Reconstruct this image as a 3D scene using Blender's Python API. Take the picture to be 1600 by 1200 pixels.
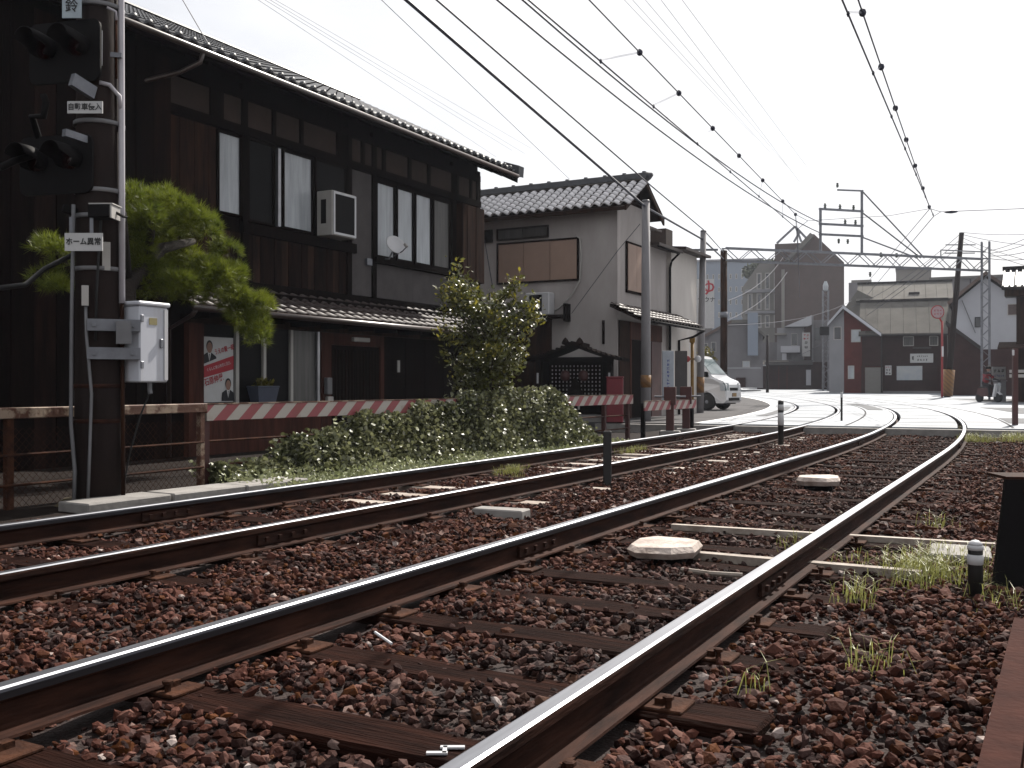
import bpy, bmesh, math, random
import numpy as np
from mathutils import Vector, Matrix

random.seed(7)
RNG = np.random.default_rng(11)
R = math.radians
SC = bpy.context.scene
COL = SC.collection
for o in list(bpy.data.objects):
    bpy.data.objects.remove(o)

# ------------------------------------------------------------------ camera
# World: Y runs along the straight part of the tracks, X to the right, z = 0 is the top of the rails and the street.
CAM_H = 0.885
YAW = R(28.46)
FPX = 1550.0                       # focal length in pixels of a 1600 px wide picture
cam_data = bpy.data.cameras.new('camera')
cam_data.sensor_width = 36.0
cam_data.lens = FPX / 1600.0 * 36.0
cam_data.clip_start = 0.05
cam_data.clip_end = 3000.0
camera = bpy.data.objects.new('camera', cam_data)
camera.location = (0, 0, CAM_H)
camera.rotation_euler = (R(90), 0, YAW)
COL.objects.link(camera)
SC.camera = camera

# ------------------------------------------------------------------ sky, sun, exposure
SUN_AZ, SUN_EL = R(5), R(45)       # azimuth measured from +Y towards +X
world = bpy.data.worlds.new('World')
SC.world = world
world.use_nodes = True
wn = world.node_tree
wn.nodes.clear()
wo = wn.nodes.new('ShaderNodeOutputWorld')
bg = wn.nodes.new('ShaderNodeBackground')
bg.inputs['Strength'].default_value = 0.05
sky = wn.nodes.new('ShaderNodeTexSky')
sky.sky_type = 'NISHITA'
sky.sun_disc = False
sky.sun_elevation = SUN_EL
sky.sun_rotation = SUN_AZ
sky.altitude = 90
sky.air_density = 1.0
sky.dust_density = 6.0
sky.ozone_density = 1.0
# thin bright cloud veil over the whole sky
tc = wn.nodes.new('ShaderNodeTexCoord')
mp = wn.nodes.new('ShaderNodeMapping')
mp.inputs['Scale'].default_value = (1.0, 1.0, 2.6)
nz = wn.nodes.new('ShaderNodeTexNoise')
nz.inputs['Scale'].default_value = 2.2
nz.inputs['Detail'].default_value = 7
nz.inputs['Roughness'].default_value = 0.55
rp = wn.nodes.new('ShaderNodeValToRGB')
rp.color_ramp.elements[0].position = 0.30
rp.color_ramp.elements[0].color = (0.60, 0.60, 0.60, 1)
rp.color_ramp.elements[1].position = 0.62
rp.color_ramp.elements[1].color = (1, 1, 1, 1)
mx = wn.nodes.new('ShaderNodeMixRGB')
mx.inputs['Color2'].default_value = (10.9, 11.0, 11.3, 1)
wn.links.new(tc.outputs['Generated'], mp.inputs['Vector'])
wn.links.new(mp.outputs['Vector'], nz.inputs['Vector'])
wn.links.new(nz.outputs['Fac'], rp.inputs['Fac'])
wn.links.new(rp.outputs['Color'], mx.inputs['Fac'])
wn.links.new(sky.outputs['Color'], mx.inputs['Color1'])
wn.links.new(mx.outputs['Color'], bg.inputs['Color'])
wn.links.new(bg.outputs['Background'], wo.inputs['Surface'])

sun_data = bpy.data.lights.new('sun', 'SUN')
sun_data.energy = 5.0
sun_data.angle = R(0.6)
sun_data.color = (1.0, 0.94, 0.86)
sun = bpy.data.objects.new('sun', sun_data)
sdir = Vector((math.sin(SUN_AZ) * math.cos(SUN_EL), math.cos(SUN_AZ) * math.cos(SUN_EL), math.sin(SUN_EL)))
sun.rotation_euler = sdir.to_track_quat('Z', 'Y').to_euler()
sun.location = (0, 0, 60)
COL.objects.link(sun)

SC.view_settings.view_transform = 'Standard'
SC.view_settings.look = 'None'
SC.view_settings.exposure = 1.0
SC.view_settings.gamma = 1.0
SC.view_settings.use_curve_mapping = False

# ------------------------------------------------------------------ measuring helpers (photograph pixels -> places)
SY, CY = math.sin(YAW), math.cos(YAW)
def from_cam(xc, d):
    return (CY * xc - SY * d, SY * xc + CY * d)
def on_ground(px, py, z=0.0):
    d = (CAM_H - z) * FPX / (py - 600.0)
    x, y = from_cam((px - 800.0) / FPX * d, d)
    return Vector((x, y, z))
def at_depth(px, py, d):
    x, y = from_cam((px - 800.0) / FPX * d, d)
    return Vector((x, y, CAM_H + (600.0 - py) * d / FPX))
def on_x(px, py, x):
    a = math.atan((px - 800.0) / FPX) - YAW
    y = x / math.tan(a)
    d = y * CY - x * SY
    return Vector((x, y, CAM_H + (600.0 - py) * d / FPX))
def on_y(px, py, y):
    a = math.atan((px - 800.0) / FPX) - YAW
    x = y * math.tan(a)
    d = y * CY - x * SY
    return Vector((x, y, CAM_H + (600.0 - py) * d / FPX))
def depth_of(x, y):
    return -SY * x + CY * y

# ------------------------------------------------------------------ materials
MATS = {}
TONE = 0.62                        # scales all base colours down so that shade renders darker
def mat(name, col, rough=0.75, var=0.3, scale=6.0, bump=0.0, metal=0.0, col2=None, stretch=(1, 1, 1), spec=0.4, detail=6, contrast=(0.35, 0.68),
        island=0.0, translucent=0.0, coat=0.0):
    """A principled material whose colour wanders between col and col2 with object-space noise."""
    if name in MATS:
        return MATS[name]
    m = bpy.data.materials.new(name)
    m.use_nodes = True
    nt = m.node_tree
    b = nt.nodes['Principled BSDF']
    b.inputs['Roughness'].default_value = rough
    b.inputs['Metallic'].default_value = metal
    b.inputs['Specular IOR Level'].default_value = spec
    if coat:
        b.inputs['Coat Weight'].default_value = coat
        b.inputs['Coat Roughness'].default_value = 0.08
    t = nt.nodes.new('ShaderNodeTexCoord')
    mpp = nt.nodes.new('ShaderNodeMapping')
    mpp.inputs['Scale'].default_value = stretch
    n = nt.nodes.new('ShaderNodeTexNoise')
    n.inputs['Scale'].default_value = scale
    n.inputs['Detail'].default_value = detail
    n.inputs['Roughness'].default_value = 0.62
    r = nt.nodes.new('ShaderNodeValToRGB')
    r.color_ramp.elements[0].position = contrast[0]
    r.color_ramp.elements[1].position = contrast[1]
    c2 = col2 if col2 else tuple(c * (1 - var) for c in col)
    col, c2 = tuple(c * TONE for c in col), tuple(c * TONE for c in c2)
    r.color_ramp.elements[0].color = (*c2, 1)
    r.color_ramp.elements[1].color = (*col, 1)
    nt.links.new(t.outputs['Object'], mpp.inputs['Vector'])
    nt.links.new(mpp.outputs['Vector'], n.inputs['Vector'])
    nt.links.new(n.outputs['Fac'], r.inputs['Fac'])
    out = r.outputs['Color']
    # every object of a material differs a little in tone
    oi = nt.nodes.new('ShaderNodeObjectInfo')
    hs = nt.nodes.new('ShaderNodeHueSaturation')
    mr = nt.nodes.new('ShaderNodeMapRange')
    mr.inputs['To Min'].default_value = 0.88
    mr.inputs['To Max'].default_value = 1.12
    nt.links.new(oi.outputs['Random'], mr.inputs['Value'])
    if island:
        g = nt.nodes.new('ShaderNodeNewGeometry')
        mr2 = nt.nodes.new('ShaderNodeMapRange')
        mr2.inputs['To Min'].default_value = 1 - island
        mr2.inputs['To Max'].default_value = 1 + island
        nt.links.new(g.outputs['Random Per Island'], mr2.inputs['Value'])
        mm = nt.nodes.new('ShaderNodeMath'); mm.operation = 'MULTIPLY'
        nt.links.new(mr.outputs['Result'], mm.inputs[0]); nt.links.new(mr2.outputs['Result'], mm.inputs[1])
        nt.links.new(mm.outputs[0], hs.inputs['Value'])
    else:
        nt.links.new(mr.outputs['Result'], hs.inputs['Value'])
    nt.links.new(out, hs.inputs['Color'])
    nt.links.new(hs.outputs['Color'], b.inputs['Base Color'])
    if bump:
        n2 = nt.nodes.new('ShaderNodeTexNoise')
        n2.inputs['Scale'].default_value = scale * 5
        n2.inputs['Detail'].default_value = 4
        bp = nt.nodes.new('ShaderNodeBump')
        bp.inputs['Strength'].default_value = bump
        bp.inputs['Distance'].default_value = 0.02
        nt.links.new(mpp.outputs['Vector'], n2.inputs['Vector'])
        nt.links.new(n2.outputs['Fac'], bp.inputs['Height'])
        nt.links.new(bp.outputs['Normal'], b.inputs['Normal'])
    if translucent:
        o_ = nt.nodes['Material Output']
        tr = nt.nodes.new('ShaderNodeBsdfTranslucent')
        ms = nt.nodes.new('ShaderNodeMixShader')
        ms.inputs['Fac'].default_value = translucent
        nt.links.new(hs.outputs['Color'], tr.inputs['Color'])
        nt.links.new(b.outputs['BSDF'], ms.inputs[1]); nt.links.new(tr.outputs['BSDF'], ms.inputs[2])
        nt.links.new(ms.outputs['Shader'], o_.inputs['Surface'])
    MATS[name] = m
    return m

def stripe_mat(name, c1, c2, period, slope, axis=1, wear=0.35):
    """Slanted two-colour hazard stripes painted on a board (object space), with worn paint."""
    if name in MATS:
        return MATS[name]
    m = mat(name, c1, 0.6)
    nt = m.node_tree
    b = nt.nodes['Principled BSDF']
    t = nt.nodes.new('ShaderNodeTexCoord'); s = nt.nodes.new('ShaderNodeSeparateXYZ')
    nt.links.new(t.outputs['Object'], s.inputs[0])
    k = nt.nodes.new('ShaderNodeMath'); k.operation = 'MULTIPLY'; k.inputs[1].default_value = slope
    nt.links.new(s.outputs[2], k.inputs[0])
    a = nt.nodes.new('ShaderNodeMath'); a.operation = 'ADD'
    nt.links.new(s.outputs[axis], a.inputs[0]); nt.links.new(k.outputs[0], a.inputs[1])
    d = nt.nodes.new('ShaderNodeMath'); d.operation = 'DIVIDE'; d.inputs[1].default_value = period
    nt.links.new(a.outputs[0], d.inputs[0])
    fr = nt.nodes.new('ShaderNodeMath'); fr.operation = 'FRACT'
    nt.links.new(d.outputs[0], fr.inputs[0])
    g = nt.nodes.new('ShaderNodeMath'); g.operation = 'GREATER_THAN'; g.inputs[1].default_value = 0.5
    nt.links.new(fr.outputs[0], g.inputs[0])
    x = nt.nodes.new('ShaderNodeMixRGB'); x.inputs[1].default_value = (*c1, 1); x.inputs[2].default_value = (*c2, 1)
    nt.links.new(g.outputs[0], x.inputs[0])
    n = nt.nodes.new('ShaderNodeTexNoise'); n.inputs['Scale'].default_value = 5; n.inputs['Detail'].default_value = 8
    nt.links.new(t.outputs['Object'], n.inputs['Vector'])
    r = nt.nodes.new('ShaderNodeValToRGB'); r.color_ramp.elements[0].position = 0.56; r.color_ramp.elements[1].position = 0.72
    r.color_ramp.elements[1].color = (wear * 2, wear * 2, wear * 2, 1)
    nt.links.new(n.outputs['Fac'], r.inputs['Fac'])
    y = nt.nodes.new('ShaderNodeMixRGB'); y.inputs[2].default_value = (0.13, 0.07, 0.04, 1)
    nt.links.new(r.outputs['Color'], y.inputs[0]); nt.links.new(x.outputs[0], y.inputs[1])
    nt.links.new(y.outputs[0], b.inputs['Base Color'])
    return m

def glass_mat(name, col, rough=0.08):
    m = mat(name, col, rough, var=0.15, scale=1.5, spec=0.6)
    return m

# colours are linear reflectances
DARKWOOD = mat('dark_weathered_wood', (0.024, 0.0115, 0.0085), 0.85, col2=(0.006, 0.0035, 0.0035), scale=3, stretch=(3, 3, 0.35), bump=0.3, spec=0.03)
BROWNWOOD = mat('brown_wood', (0.056, 0.025, 0.015), 0.75, col2=(0.014, 0.007, 0.0055), scale=3, stretch=(3, 3, 0.35), bump=0.3, spec=0.05)
REDWOOD = mat('red_brown_wood', (0.105, 0.036, 0.024), 0.65, col2=(0.045, 0.016, 0.012), scale=3, stretch=(3, 3, 0.4), bump=0.25, spec=0.06)
BLACKWOOD = mat('sooty_black_wood', (0.0105, 0.0056, 0.0048), 0.85, col2=(0.003, 0.0018, 0.0018), scale=4, stretch=(3, 3, 0.4), bump=0.3, spec=0.025)  # colour lowered to near black to deepen the shade on the house
PLASTERBROWN = mat('brown_plaster', (0.070, 0.046, 0.037), 0.9, var=0.3, scale=4, bump=0.1)
GREYBOARD = mat('grey_cement_board', (0.080, 0.070, 0.070), 0.85, var=0.3, scale=3, bump=0.1)
ROOFTILE = mat('dark_roof_tile', (0.060, 0.063, 0.074), 0.5, var=0.45, scale=5, bump=0.15, spec=0.4, island=0.25)
BROWNTILE = mat('brown_roof_tile', (0.042, 0.023, 0.019), 0.55, var=0.4, scale=5, bump=0.15, spec=0.28, island=0.25)
SILVERTILE = mat('silver_grey_roof_tile', (0.80, 0.78, 0.80), 0.36, var=0.25, scale=7, bump=0.1, spec=1.0, island=0.2)
MORTAR = mat('cream_mortar_wall', (0.56, 0.52, 0.50), 0.9, col2=(0.42, 0.38, 0.365), scale=1.1, bump=0.12, stretch=(1, 1, 0.35))
MORTARLIGHT = mat('pale_mortar_wall', (0.66, 0.62, 0.58), 0.9, col2=(0.54, 0.50, 0.47), scale=1.0, bump=0.1, stretch=(1, 1, 0.3))
PINKSHUTTER = mat('salmon_shutter_panel', (0.42, 0.285, 0.22), 0.6, var=0.15, scale=1.5)
FROSTED = mat('frosted_white_pane', (0.58, 0.62, 0.66), 0.35, var=0.32, scale=2.0, stretch=(1, 5, 0.5), spec=0.4)
DARKGLASS = mat('dark_window_glass', (0.012, 0.011, 0.012), 0.35, var=0.3, scale=1, spec=0.03)
CURTAINED = mat('curtained_glass', (0.14, 0.135, 0.13), 0.3, var=0.5, scale=3, stretch=(4, 4, 0.3), spec=0.2)
ALUMINIUM = mat('aluminium', (0.42, 0.42, 0.44), 0.4, var=0.2, metal=0.8)
WHITEPAINT = mat('white_paint', (0.72, 0.72, 0.74), 0.45, var=0.12, scale=3)
CABINET = mat('white_cabinet_paint', (0.64, 0.66, 0.72), 0.45, col2=(0.44, 0.40, 0.37), scale=3.5, bump=0.03, stretch=(2, 2, .35), contrast=(.22, .48))
OFFWHITE = mat('off_white_plastic', (0.52, 0.50, 0.47), 0.45, var=0.15, scale=3)
GREYPAINT = mat('grey_paint', (0.19, 0.19, 0.20), 0.5, var=0.25, scale=5)
GREYMETAL = mat('galvanised_grey_steel', (0.26, 0.27, 0.30), 0.45, var=0.35, scale=6, metal=0.5)
CONCRETE = mat('concrete', (0.34, 0.32, 0.30), 0.85, var=0.35, scale=5, bump=0.2)
PALECONCRETE = mat('pale_sleeper_concrete', (0.46, 0.40, 0.35), 0.8, col2=(0.27, 0.20, 0.16), scale=5, bump=0.2)
POLECONCRETE = mat('pole_concrete', (0.27, 0.26, 0.27), 0.8, var=0.25, scale=3, bump=0.1, stretch=(1, 1, 0.3))
DARKPOLE = mat('dark_sooty_pole', (0.024, 0.014, 0.012), 0.85, var=0.5, scale=4, bump=0.2, spec=.2, stretch=(1, 1, 0.4))  # near-black brown, varied along the pole
BLACKMETAL = mat('black_painted_metal', (0.007, 0.006, 0.0065), 0.7, var=0.3, scale=6, spec=0.1)
BLACKRUBBER = mat('black_rubber', (0.012, 0.012, 0.013), 0.75, var=0.3)
RUST = mat('rust', (0.085, 0.034, 0.018), 0.85, col2=(0.025, 0.011, 0.008), scale=9, bump=0.35, spec=0.08)
RUSTDARK = mat('dark_rail_rust', (0.062, 0.026, 0.017), 0.8, col2=(0.018, 0.008, 0.006), scale=6, bump=0.2, stretch=(3, 0.5, 3), spec=0.06)
RUSTPAINT = mat('rusting_cream_paint', (0.34, 0.25, 0.18), 0.7, col2=(0.10, 0.035, 0.016), scale=5, bump=0.3, contrast=(0.48, 0.55))
RAILTOP = mat('polished_rail_steel', (0.50, 0.51, 0.55), 0.36, var=0.2, scale=6, metal=1.0, stretch=(8, 0.4, 8))
RAILGAUGE = mat('worn_rail_flank', (0.10, 0.10, 0.115), 0.32, var=0.3, scale=6, metal=0.9, stretch=(8, 0.4, 8))
SLEEPERWOOD = mat('creosoted_sleeper_wood', (0.032, 0.0120, 0.0080), 0.85, col2=(0.010, 0.004, 0.003), scale=5, bump=0.8, stretch=(0.35, 4, 4), spec=0.03)
BOLLARDBLACK = mat('black_bollard_paint', (0.010, 0.009, 0.009), 0.55, var=0.3)
BOLLARDWHITE = mat('reflective_white_band', (0.62, 0.62, 0.63), 0.4, var=0.15)
YELLOW = mat('yellow_paint', (0.34, 0.18, 0.025), 0.55, var=0.35, scale=6)
RED = mat('red_paint', (0.42, 0.018, 0.022), 0.5, var=0.25)
REDCRIMSON = mat('crimson_plastic', (0.20, 0.008, 0.020), 0.5, var=0.2)
DARKRED = mat('dark_red_brown_paint', (0.085, 0.022, 0.020), 0.6, var=0.35, scale=5)
BLUEPLASTIC = mat('blue_grey_plastic', (0.065, 0.078, 0.120), 0.5, var=0.2)
CARWHITE = mat('white_car_paint', (0.74, 0.75, 0.78), 0.25, var=0.04, coat=0.7)
CARGLASS = mat('car_glass', (0.10, 0.14, 0.15), 0.05, var=0.1, spec=0.8)
WIRE = mat('wire_black', (0.020, 0.024, 0.055), 0.6, var=0.2)
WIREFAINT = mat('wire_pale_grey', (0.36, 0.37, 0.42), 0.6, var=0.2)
SOIL = mat('dark_soil', (0.022, 0.014, 0.011), 0.95, var=0.5, scale=9, bump=0.6, spec=0.1)  # darkened colour puts the shade of the yard into the soil
# ------------------------------------------------------------------ mesh builder and object helpers
class MB:
    def __init__(self):
        self.v, self.f, self.m = [], [], []
    def add(self, verts, faces, mi=0):
        o = len(self.v)
        self.v.extend([tuple(p) for p in verts])
        self.f.extend([tuple(i + o for i in f) for f in faces])
        self.m.extend([mi] * len(faces))
        return self
    def box(self, x0, x1, y0, y1, z0, z1, mi=0, bevel=0.0):
        x0, x1 = min(x0, x1), max(x0, x1); y0, y1 = min(y0, y1), max(y0, y1); z0, z1 = min(z0, z1), max(z0, z1)
        if bevel <= 0:
            vs = [(x, y, z) for z in (z0, z1) for y in (y0, y1) for x in (x0, x1)]
            fs = [(0, 2, 3, 1), (4, 5, 7, 6), (0, 1, 5, 4), (2, 6, 7, 3), (0, 4, 6, 2), (1, 3, 7, 5)]
            return self.add(vs, fs, mi)
        b = min(bevel, (x1 - x0) * .45, (y1 - y0) * .45, (z1 - z0) * .45)
        bm = bmesh.new()
        bmesh.ops.create_cube(bm, size=1.0)
        for v in bm.verts:
            v.co = Vector(((x0 + x1) / 2 + v.co.x * (x1 - x0), (y0 + y1) / 2 + v.co.y * (y1 - y0), (z0 + z1) / 2 + v.co.z * (z1 - z0)))
        bmesh.ops.bevel(bm, geom=bm.edges[:], offset=b, segments=1, affect='EDGES')
        bm.verts.index_update()
        self.add([v.co.copy() for v in bm.verts], [[v.index for v in f.verts] for f in bm.faces], mi)
        bm.free()
        return self
    def obox(self, c, ax, ay, az, sx, sy, sz, mi=0):
        """box with centre c and unit axes ax, ay, az and full sizes"""
        c, ax, ay, az = Vector(c), Vector(ax), Vector(ay), Vector(az)
        vs = [c + ax * (sx * i / 2) + ay * (sy * j / 2) + az * (sz * k / 2) for k in (-1, 1) for j in (-1, 1) for i in (-1, 1)]
        fs = [(0, 2, 3, 1), (4, 5, 7, 6), (0, 1, 5, 4), (2, 6, 7, 3), (0, 4, 6, 2), (1, 3, 7, 5)]
        return self.add(vs, fs, mi)
    def bar(self, a, b, w, h=None, mi=0, up=(0, 0, 1)):
        a, b = Vector(a), Vector(b)
        h = h or w
        d = (b - a); L = d.length; d.normalize()
        u = Vector(up)
        if abs(d.dot(u)) > 0.98:
            u = Vector((1, 0, 0))
        s = d.cross(u).normalized(); u = s.cross(d).normalized()
        return self.obox((a + b) / 2, d, s, u, L, w, h, mi)
    def prism(self, poly, axis, a0, a1, mi=0):
        """poly: list of 2D points, extruded along axis ('x','y','z') from a0 to a1"""
        n = len(poly)
        def P(p, a):
            return {'x': (a, p[0], p[1]), 'y': (p[0], a, p[1]), 'z': (p[0], p[1], a)}[axis]
        vs = [P(p, a0) for p in poly] + [P(p, a1) for p in poly]
        fs = [tuple(range(n - 1, -1, -1)), tuple(range(n, 2 * n))]
        fs += [(i, (i + 1) % n, n + (i + 1) % n, n + i) for i in range(n)]
        return self.add(vs, fs, mi)
    def tube(self, pts, r, n=6, mi=0, caps=True):
        pts = [Vector(p) for p in pts]
        rs = r if isinstance(r, (list, tuple)) else [r] * len(pts)
        rings = []
        prev = None
        for i, p in enumerate(pts):
            t = (pts[min(i + 1, len(pts) - 1)] - pts[max(i - 1, 0)])
            if t.length < 1e-9:
                t = Vector((0, 0, 1))
            t.normalize()
            if prev is None:
                u = Vector((0, 0, 1)) if abs(t.z) < 0.95 else Vector((1, 0, 0))
                s = t.cross(u).normalized()
            else:
                s = (prev - t * prev.dot(t))
                s = s.normalized() if s.length > 1e-6 else t.cross(Vector((0.3, 0.5, 0.8))).normalized()
            prev = s
            u = t.cross(s)
            rings.append([p + (s * math.cos(2 * math.pi * k / n) + u * math.sin(2 * math.pi * k / n)) * rs[i] for k in range(n)])
        vs = [q for ring in rings for q in ring]
        fs = []
        for i in range(len(pts) - 1):
            for k in range(n):
                fs.append((i * n + k, i * n + (k + 1) % n, (i + 1) * n + (k + 1) % n, (i + 1) * n + k))
        if caps:
            fs.append(tuple(range(n - 1, -1, -1)))
            fs.append(tuple(range((len(pts) - 1) * n, len(pts) * n)))
        return self.add(vs, fs, mi)
    def cyl(self, c, r, h, n=16, mi=0, r2=None):
        return self.tube([Vector(c), Vector(c) + Vector((0, 0, h))], [r, r2 if r2 is not None else r], n, mi)
    def lathe(self, prof, c=(0, 0, 0), n=18, mi=0, axis=(0, 0, 1)):
        """prof: list of (radius, height)"""
        ax = Vector(axis).normalized()
        u = ax.cross(Vector((0, 0, 1)) if abs(ax.z) < .9 else Vector((1, 0, 0))).normalized()
        w = ax.cross(u)
        c = Vector(c)
        vs = []
        for r_, h_ in prof:
            for k in range(n):
                a = 2 * math.pi * k / n
                vs.append(c + ax * h_ + (u * math.cos(a) + w * math.sin(a)) * r_)
        fs = []
        for i in range(len(prof) - 1):
            for k in range(n):
                fs.append((i * n + k, i * n + (k + 1) % n, (i + 1) * n + (k + 1) % n, (i + 1) * n + k))
        fs.append(tuple(range(n - 1, -1, -1))); fs.append(tuple(range((len(prof) - 1) * n, len(prof) * n)))
        return self.add(vs, fs, mi)
    def quad(self, a, b, c, d, mi=0):
        return self.add([a, b, c, d], [(0, 1, 2, 3)], mi)
    def mesh(self, name, mats, smooth=False):
        me = bpy.data.meshes.new(name)
        me.from_pydata(self.v, [], self.f)
        for m_ in (mats if isinstance(mats, (list, tuple)) else [mats]):
            me.materials.append(m_)
        me.polygons.foreach_set('material_index', self.m)
        if smooth:
            me.polygons.foreach_set('use_smooth', [True] * len(me.polygons))
        me.update()
        return me
    def build(self, name, mats, parent=None, smooth=False, world=False, **kw):
        if world and parent is not None:
            r = parent
            while r.parent:
                r = r.parent
            off = r.location
            self.v = [(p[0] - off[0], p[1] - off[1], p[2] - off[2]) for p in self.v]
        if parent is None and kw.get('base') is not None:
            off = kw['base']
            self.v = [(p[0] - off[0], p[1] - off[1], p[2] - off[2]) for p in self.v]
        o = put(name, self.mesh(name, mats, smooth), parent)
        if parent is None and kw.get('base') is not None:
            o.location = kw['base']
        tag(o, kw.get('label'), kw.get('cat'), kw.get('group'), kw.get('kind'))
        return o

def put(name, data, parent=None, loc=None, rz=None, rot=None):
    o = bpy.data.objects.new(name, data)
    COL.objects.link(o)
    if parent is not None:
        o.parent = parent
    if loc is not None:
        o.location = loc
    if rz is not None:
        o.rotation_euler = (0, 0, rz)
    if rot is not None:
        o.rotation_euler = rot
    return o
def tag(o, label=None, cat=None, group=None, kind=None):
    if label: o['label'] = label
    if cat: o['category'] = cat
    if group: o['group'] = group
    if kind: o['kind'] = kind
    return o
def thing(name, label, cat, loc=(0, 0, 0), rz=0.0, group=None):
    o = bpy.data.objects.new(name, None)
    o.empty_display_size = 0.2
    COL.objects.link(o)
    o.location = loc
    o.rotation_euler = (0, 0, rz)
    return tag(o, label, cat, group)
def wbox(parent, name, m, x0, x1, y0, y1, z0, z1, bevel=0.0, label=None):
    """a box part given in world coordinates"""
    o = MB().box(x0, x1, y0, y1, z0, z1, 0, bevel).build(name, m, parent, world=True)
    if label: o['label'] = label
    return o
def lbox(parent, name, m, x0, x1, y0, y1, z0, z1, bevel=0.0, label=None):
    o = MB().box(x0, x1, y0, y1, z0, z1, 0, bevel).build(name, m, parent)
    if label: o['label'] = label
    return o

def lettering(parent, text, m, size, loc, rot, name='lettering', squeeze=1.0, bold=0.0, line=1.0):
    """flat printed lettering; rot is an Euler with the text in its own XY plane"""
    cu = bpy.data.curves.new(name, 'FONT')
    cu.body = text
    cu.size = size
    cu.align_x = 'CENTER'
    cu.align_y = 'CENTER'
    cu.offset = bold
    cu.space_line = line
    cu.resolution_u = 2
    tmp = bpy.data.objects.new('tmp_text', cu)
    COL.objects.link(tmp)
    dg = bpy.context.evaluated_depsgraph_get()
    me = bpy.data.meshes.new_from_object(tmp.evaluated_get(dg))
    bpy.data.objects.remove(tmp)
    bpy.data.curves.remove(cu)
    me.name = name
    me.materials.clear()
    me.materials.append(m)
    me.transform(Matrix.Diagonal((squeeze, 1, 1, 1)))
    o = put(name, me, parent, loc, rot=rot)
    return o
FACE_X = (R(90), 0, R(90))        # print that faces +X, reading along +Y
FACE_MY = (R(90), 0, 0)           # print that faces -Y, reading along +X
INKBLACK = mat('black_ink', (0.012, 0.012, 0.014), 0.6, var=0.1)
INKRED = mat('red_ink', (0.45, 0.012, 0.03), 0.6, var=0.1)
INKBLUE = mat('blue_ink', (0.03, 0.05, 0.26), 0.6, var=0.1)
INKWHITE = mat('white_ink', (0.75, 0.75, 0.75), 0.6, var=0.05)
SIGNWHITE = mat('sign_white', (0.60, 0.60, 0.60), 0.5, var=0.12, scale=4)

# ------------------------------------------------------------------ track geometry
R0, S0, THMAX = 122.0, 13.5, R(28)
T_NR, T_NL, T_FR, T_FL = -1.215, -2.715, -4.335, -5.815      # rail centres, right to left
def road_z(s):
    return 0.0 if s < 50 else 0.0065 * (s - 50)
def path(s, t, z=0.0):
    if s <= S0:
        return Vector((t, s, z))
    th = min((s - S0) / R0, THMAX)
    x = -R0 + (R0 + t) * math.cos(th)
    y = S0 + (R0 + t) * math.sin(th)
    rest = s - S0 - R0 * THMAX
    if rest > 0:
        x -= math.sin(th) * rest
        y += math.cos(th) * rest
    return Vector((x, y, z))
def heading(s):
    return 0.0 if s <= S0 else min((s - S0) / R0, THMAX)

# ------------------------------------------------------------------ ground, ballast bed, road
ROAD_S0 = 22.0
g = MB()
N = 24
rad = [0, 30, 60, 120, 300, 800, 2000]
vs = [(0, 0, -0.33)]
for r_ in rad[1:]:
    for k in range(N):
        vs.append((r_ * math.cos(2 * math.pi * k / N) - 5, r_ * math.sin(2 * math.pi * k / N) + 20, -0.33))
fs = [(0, 1 + k, 1 + (k + 1) % N) for k in range(N)]
for i in range(len(rad) - 2):
    for k in range(N):
        a = 1 + i * N
        fs.append((a + k, a + N + k, a + N + (k + 1) % N, a + (k + 1) % N))
g.add(vs, fs)
GROUNDM = mat('town_ground', (0.17, 0.155, 0.15), 0.9, var=0.3, scale=0.6, bump=0.1)
g.build('ground', GROUNDM, kind='structure')

# yard soil on the house side, left of the tracks
MB().box(-14, -7.65, -6, 22.0, -0.32, -0.22).build('yard_ground', SOIL, kind='structure')
# verge between the fence and the far track
MB().box(-7.65, -6.45, -6, 21.0, -0.30, -0.15).build('verge', SOIL, kind='structure')

# ballast bed sheet, gently uneven
bb = MB()
xs = np.linspace(-6.5, 3.5, 60); ys = np.linspace(-4, 22.0, 130)
def bed_h(x, y):
    return -0.195 + 0.012 * math.sin(x * 5.1 + y * 3.3) + 0.012 * math.sin(x * 2.3 - y * 4.7 + 1.0)
for y in ys:
    for x in xs:
        bb.v.append((x, y, bed_h(x, y)))
nx = len(xs)
for j in range(len(ys) - 1):
    for i in range(nx - 1):
        bb.f.append((j * nx + i, j * nx + i + 1, (j + 1) * nx + i + 1, (j + 1) * nx + i)); bb.m.append(0)
BEDM = mat('ballast_bed_dirt', (0.036, 0.016, 0.012), 0.95, var=0.5, scale=14, bump=0.8)
BEDM.use_fake_user = False
bb.build('ballast_bed', BEDM, kind='structure')

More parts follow.
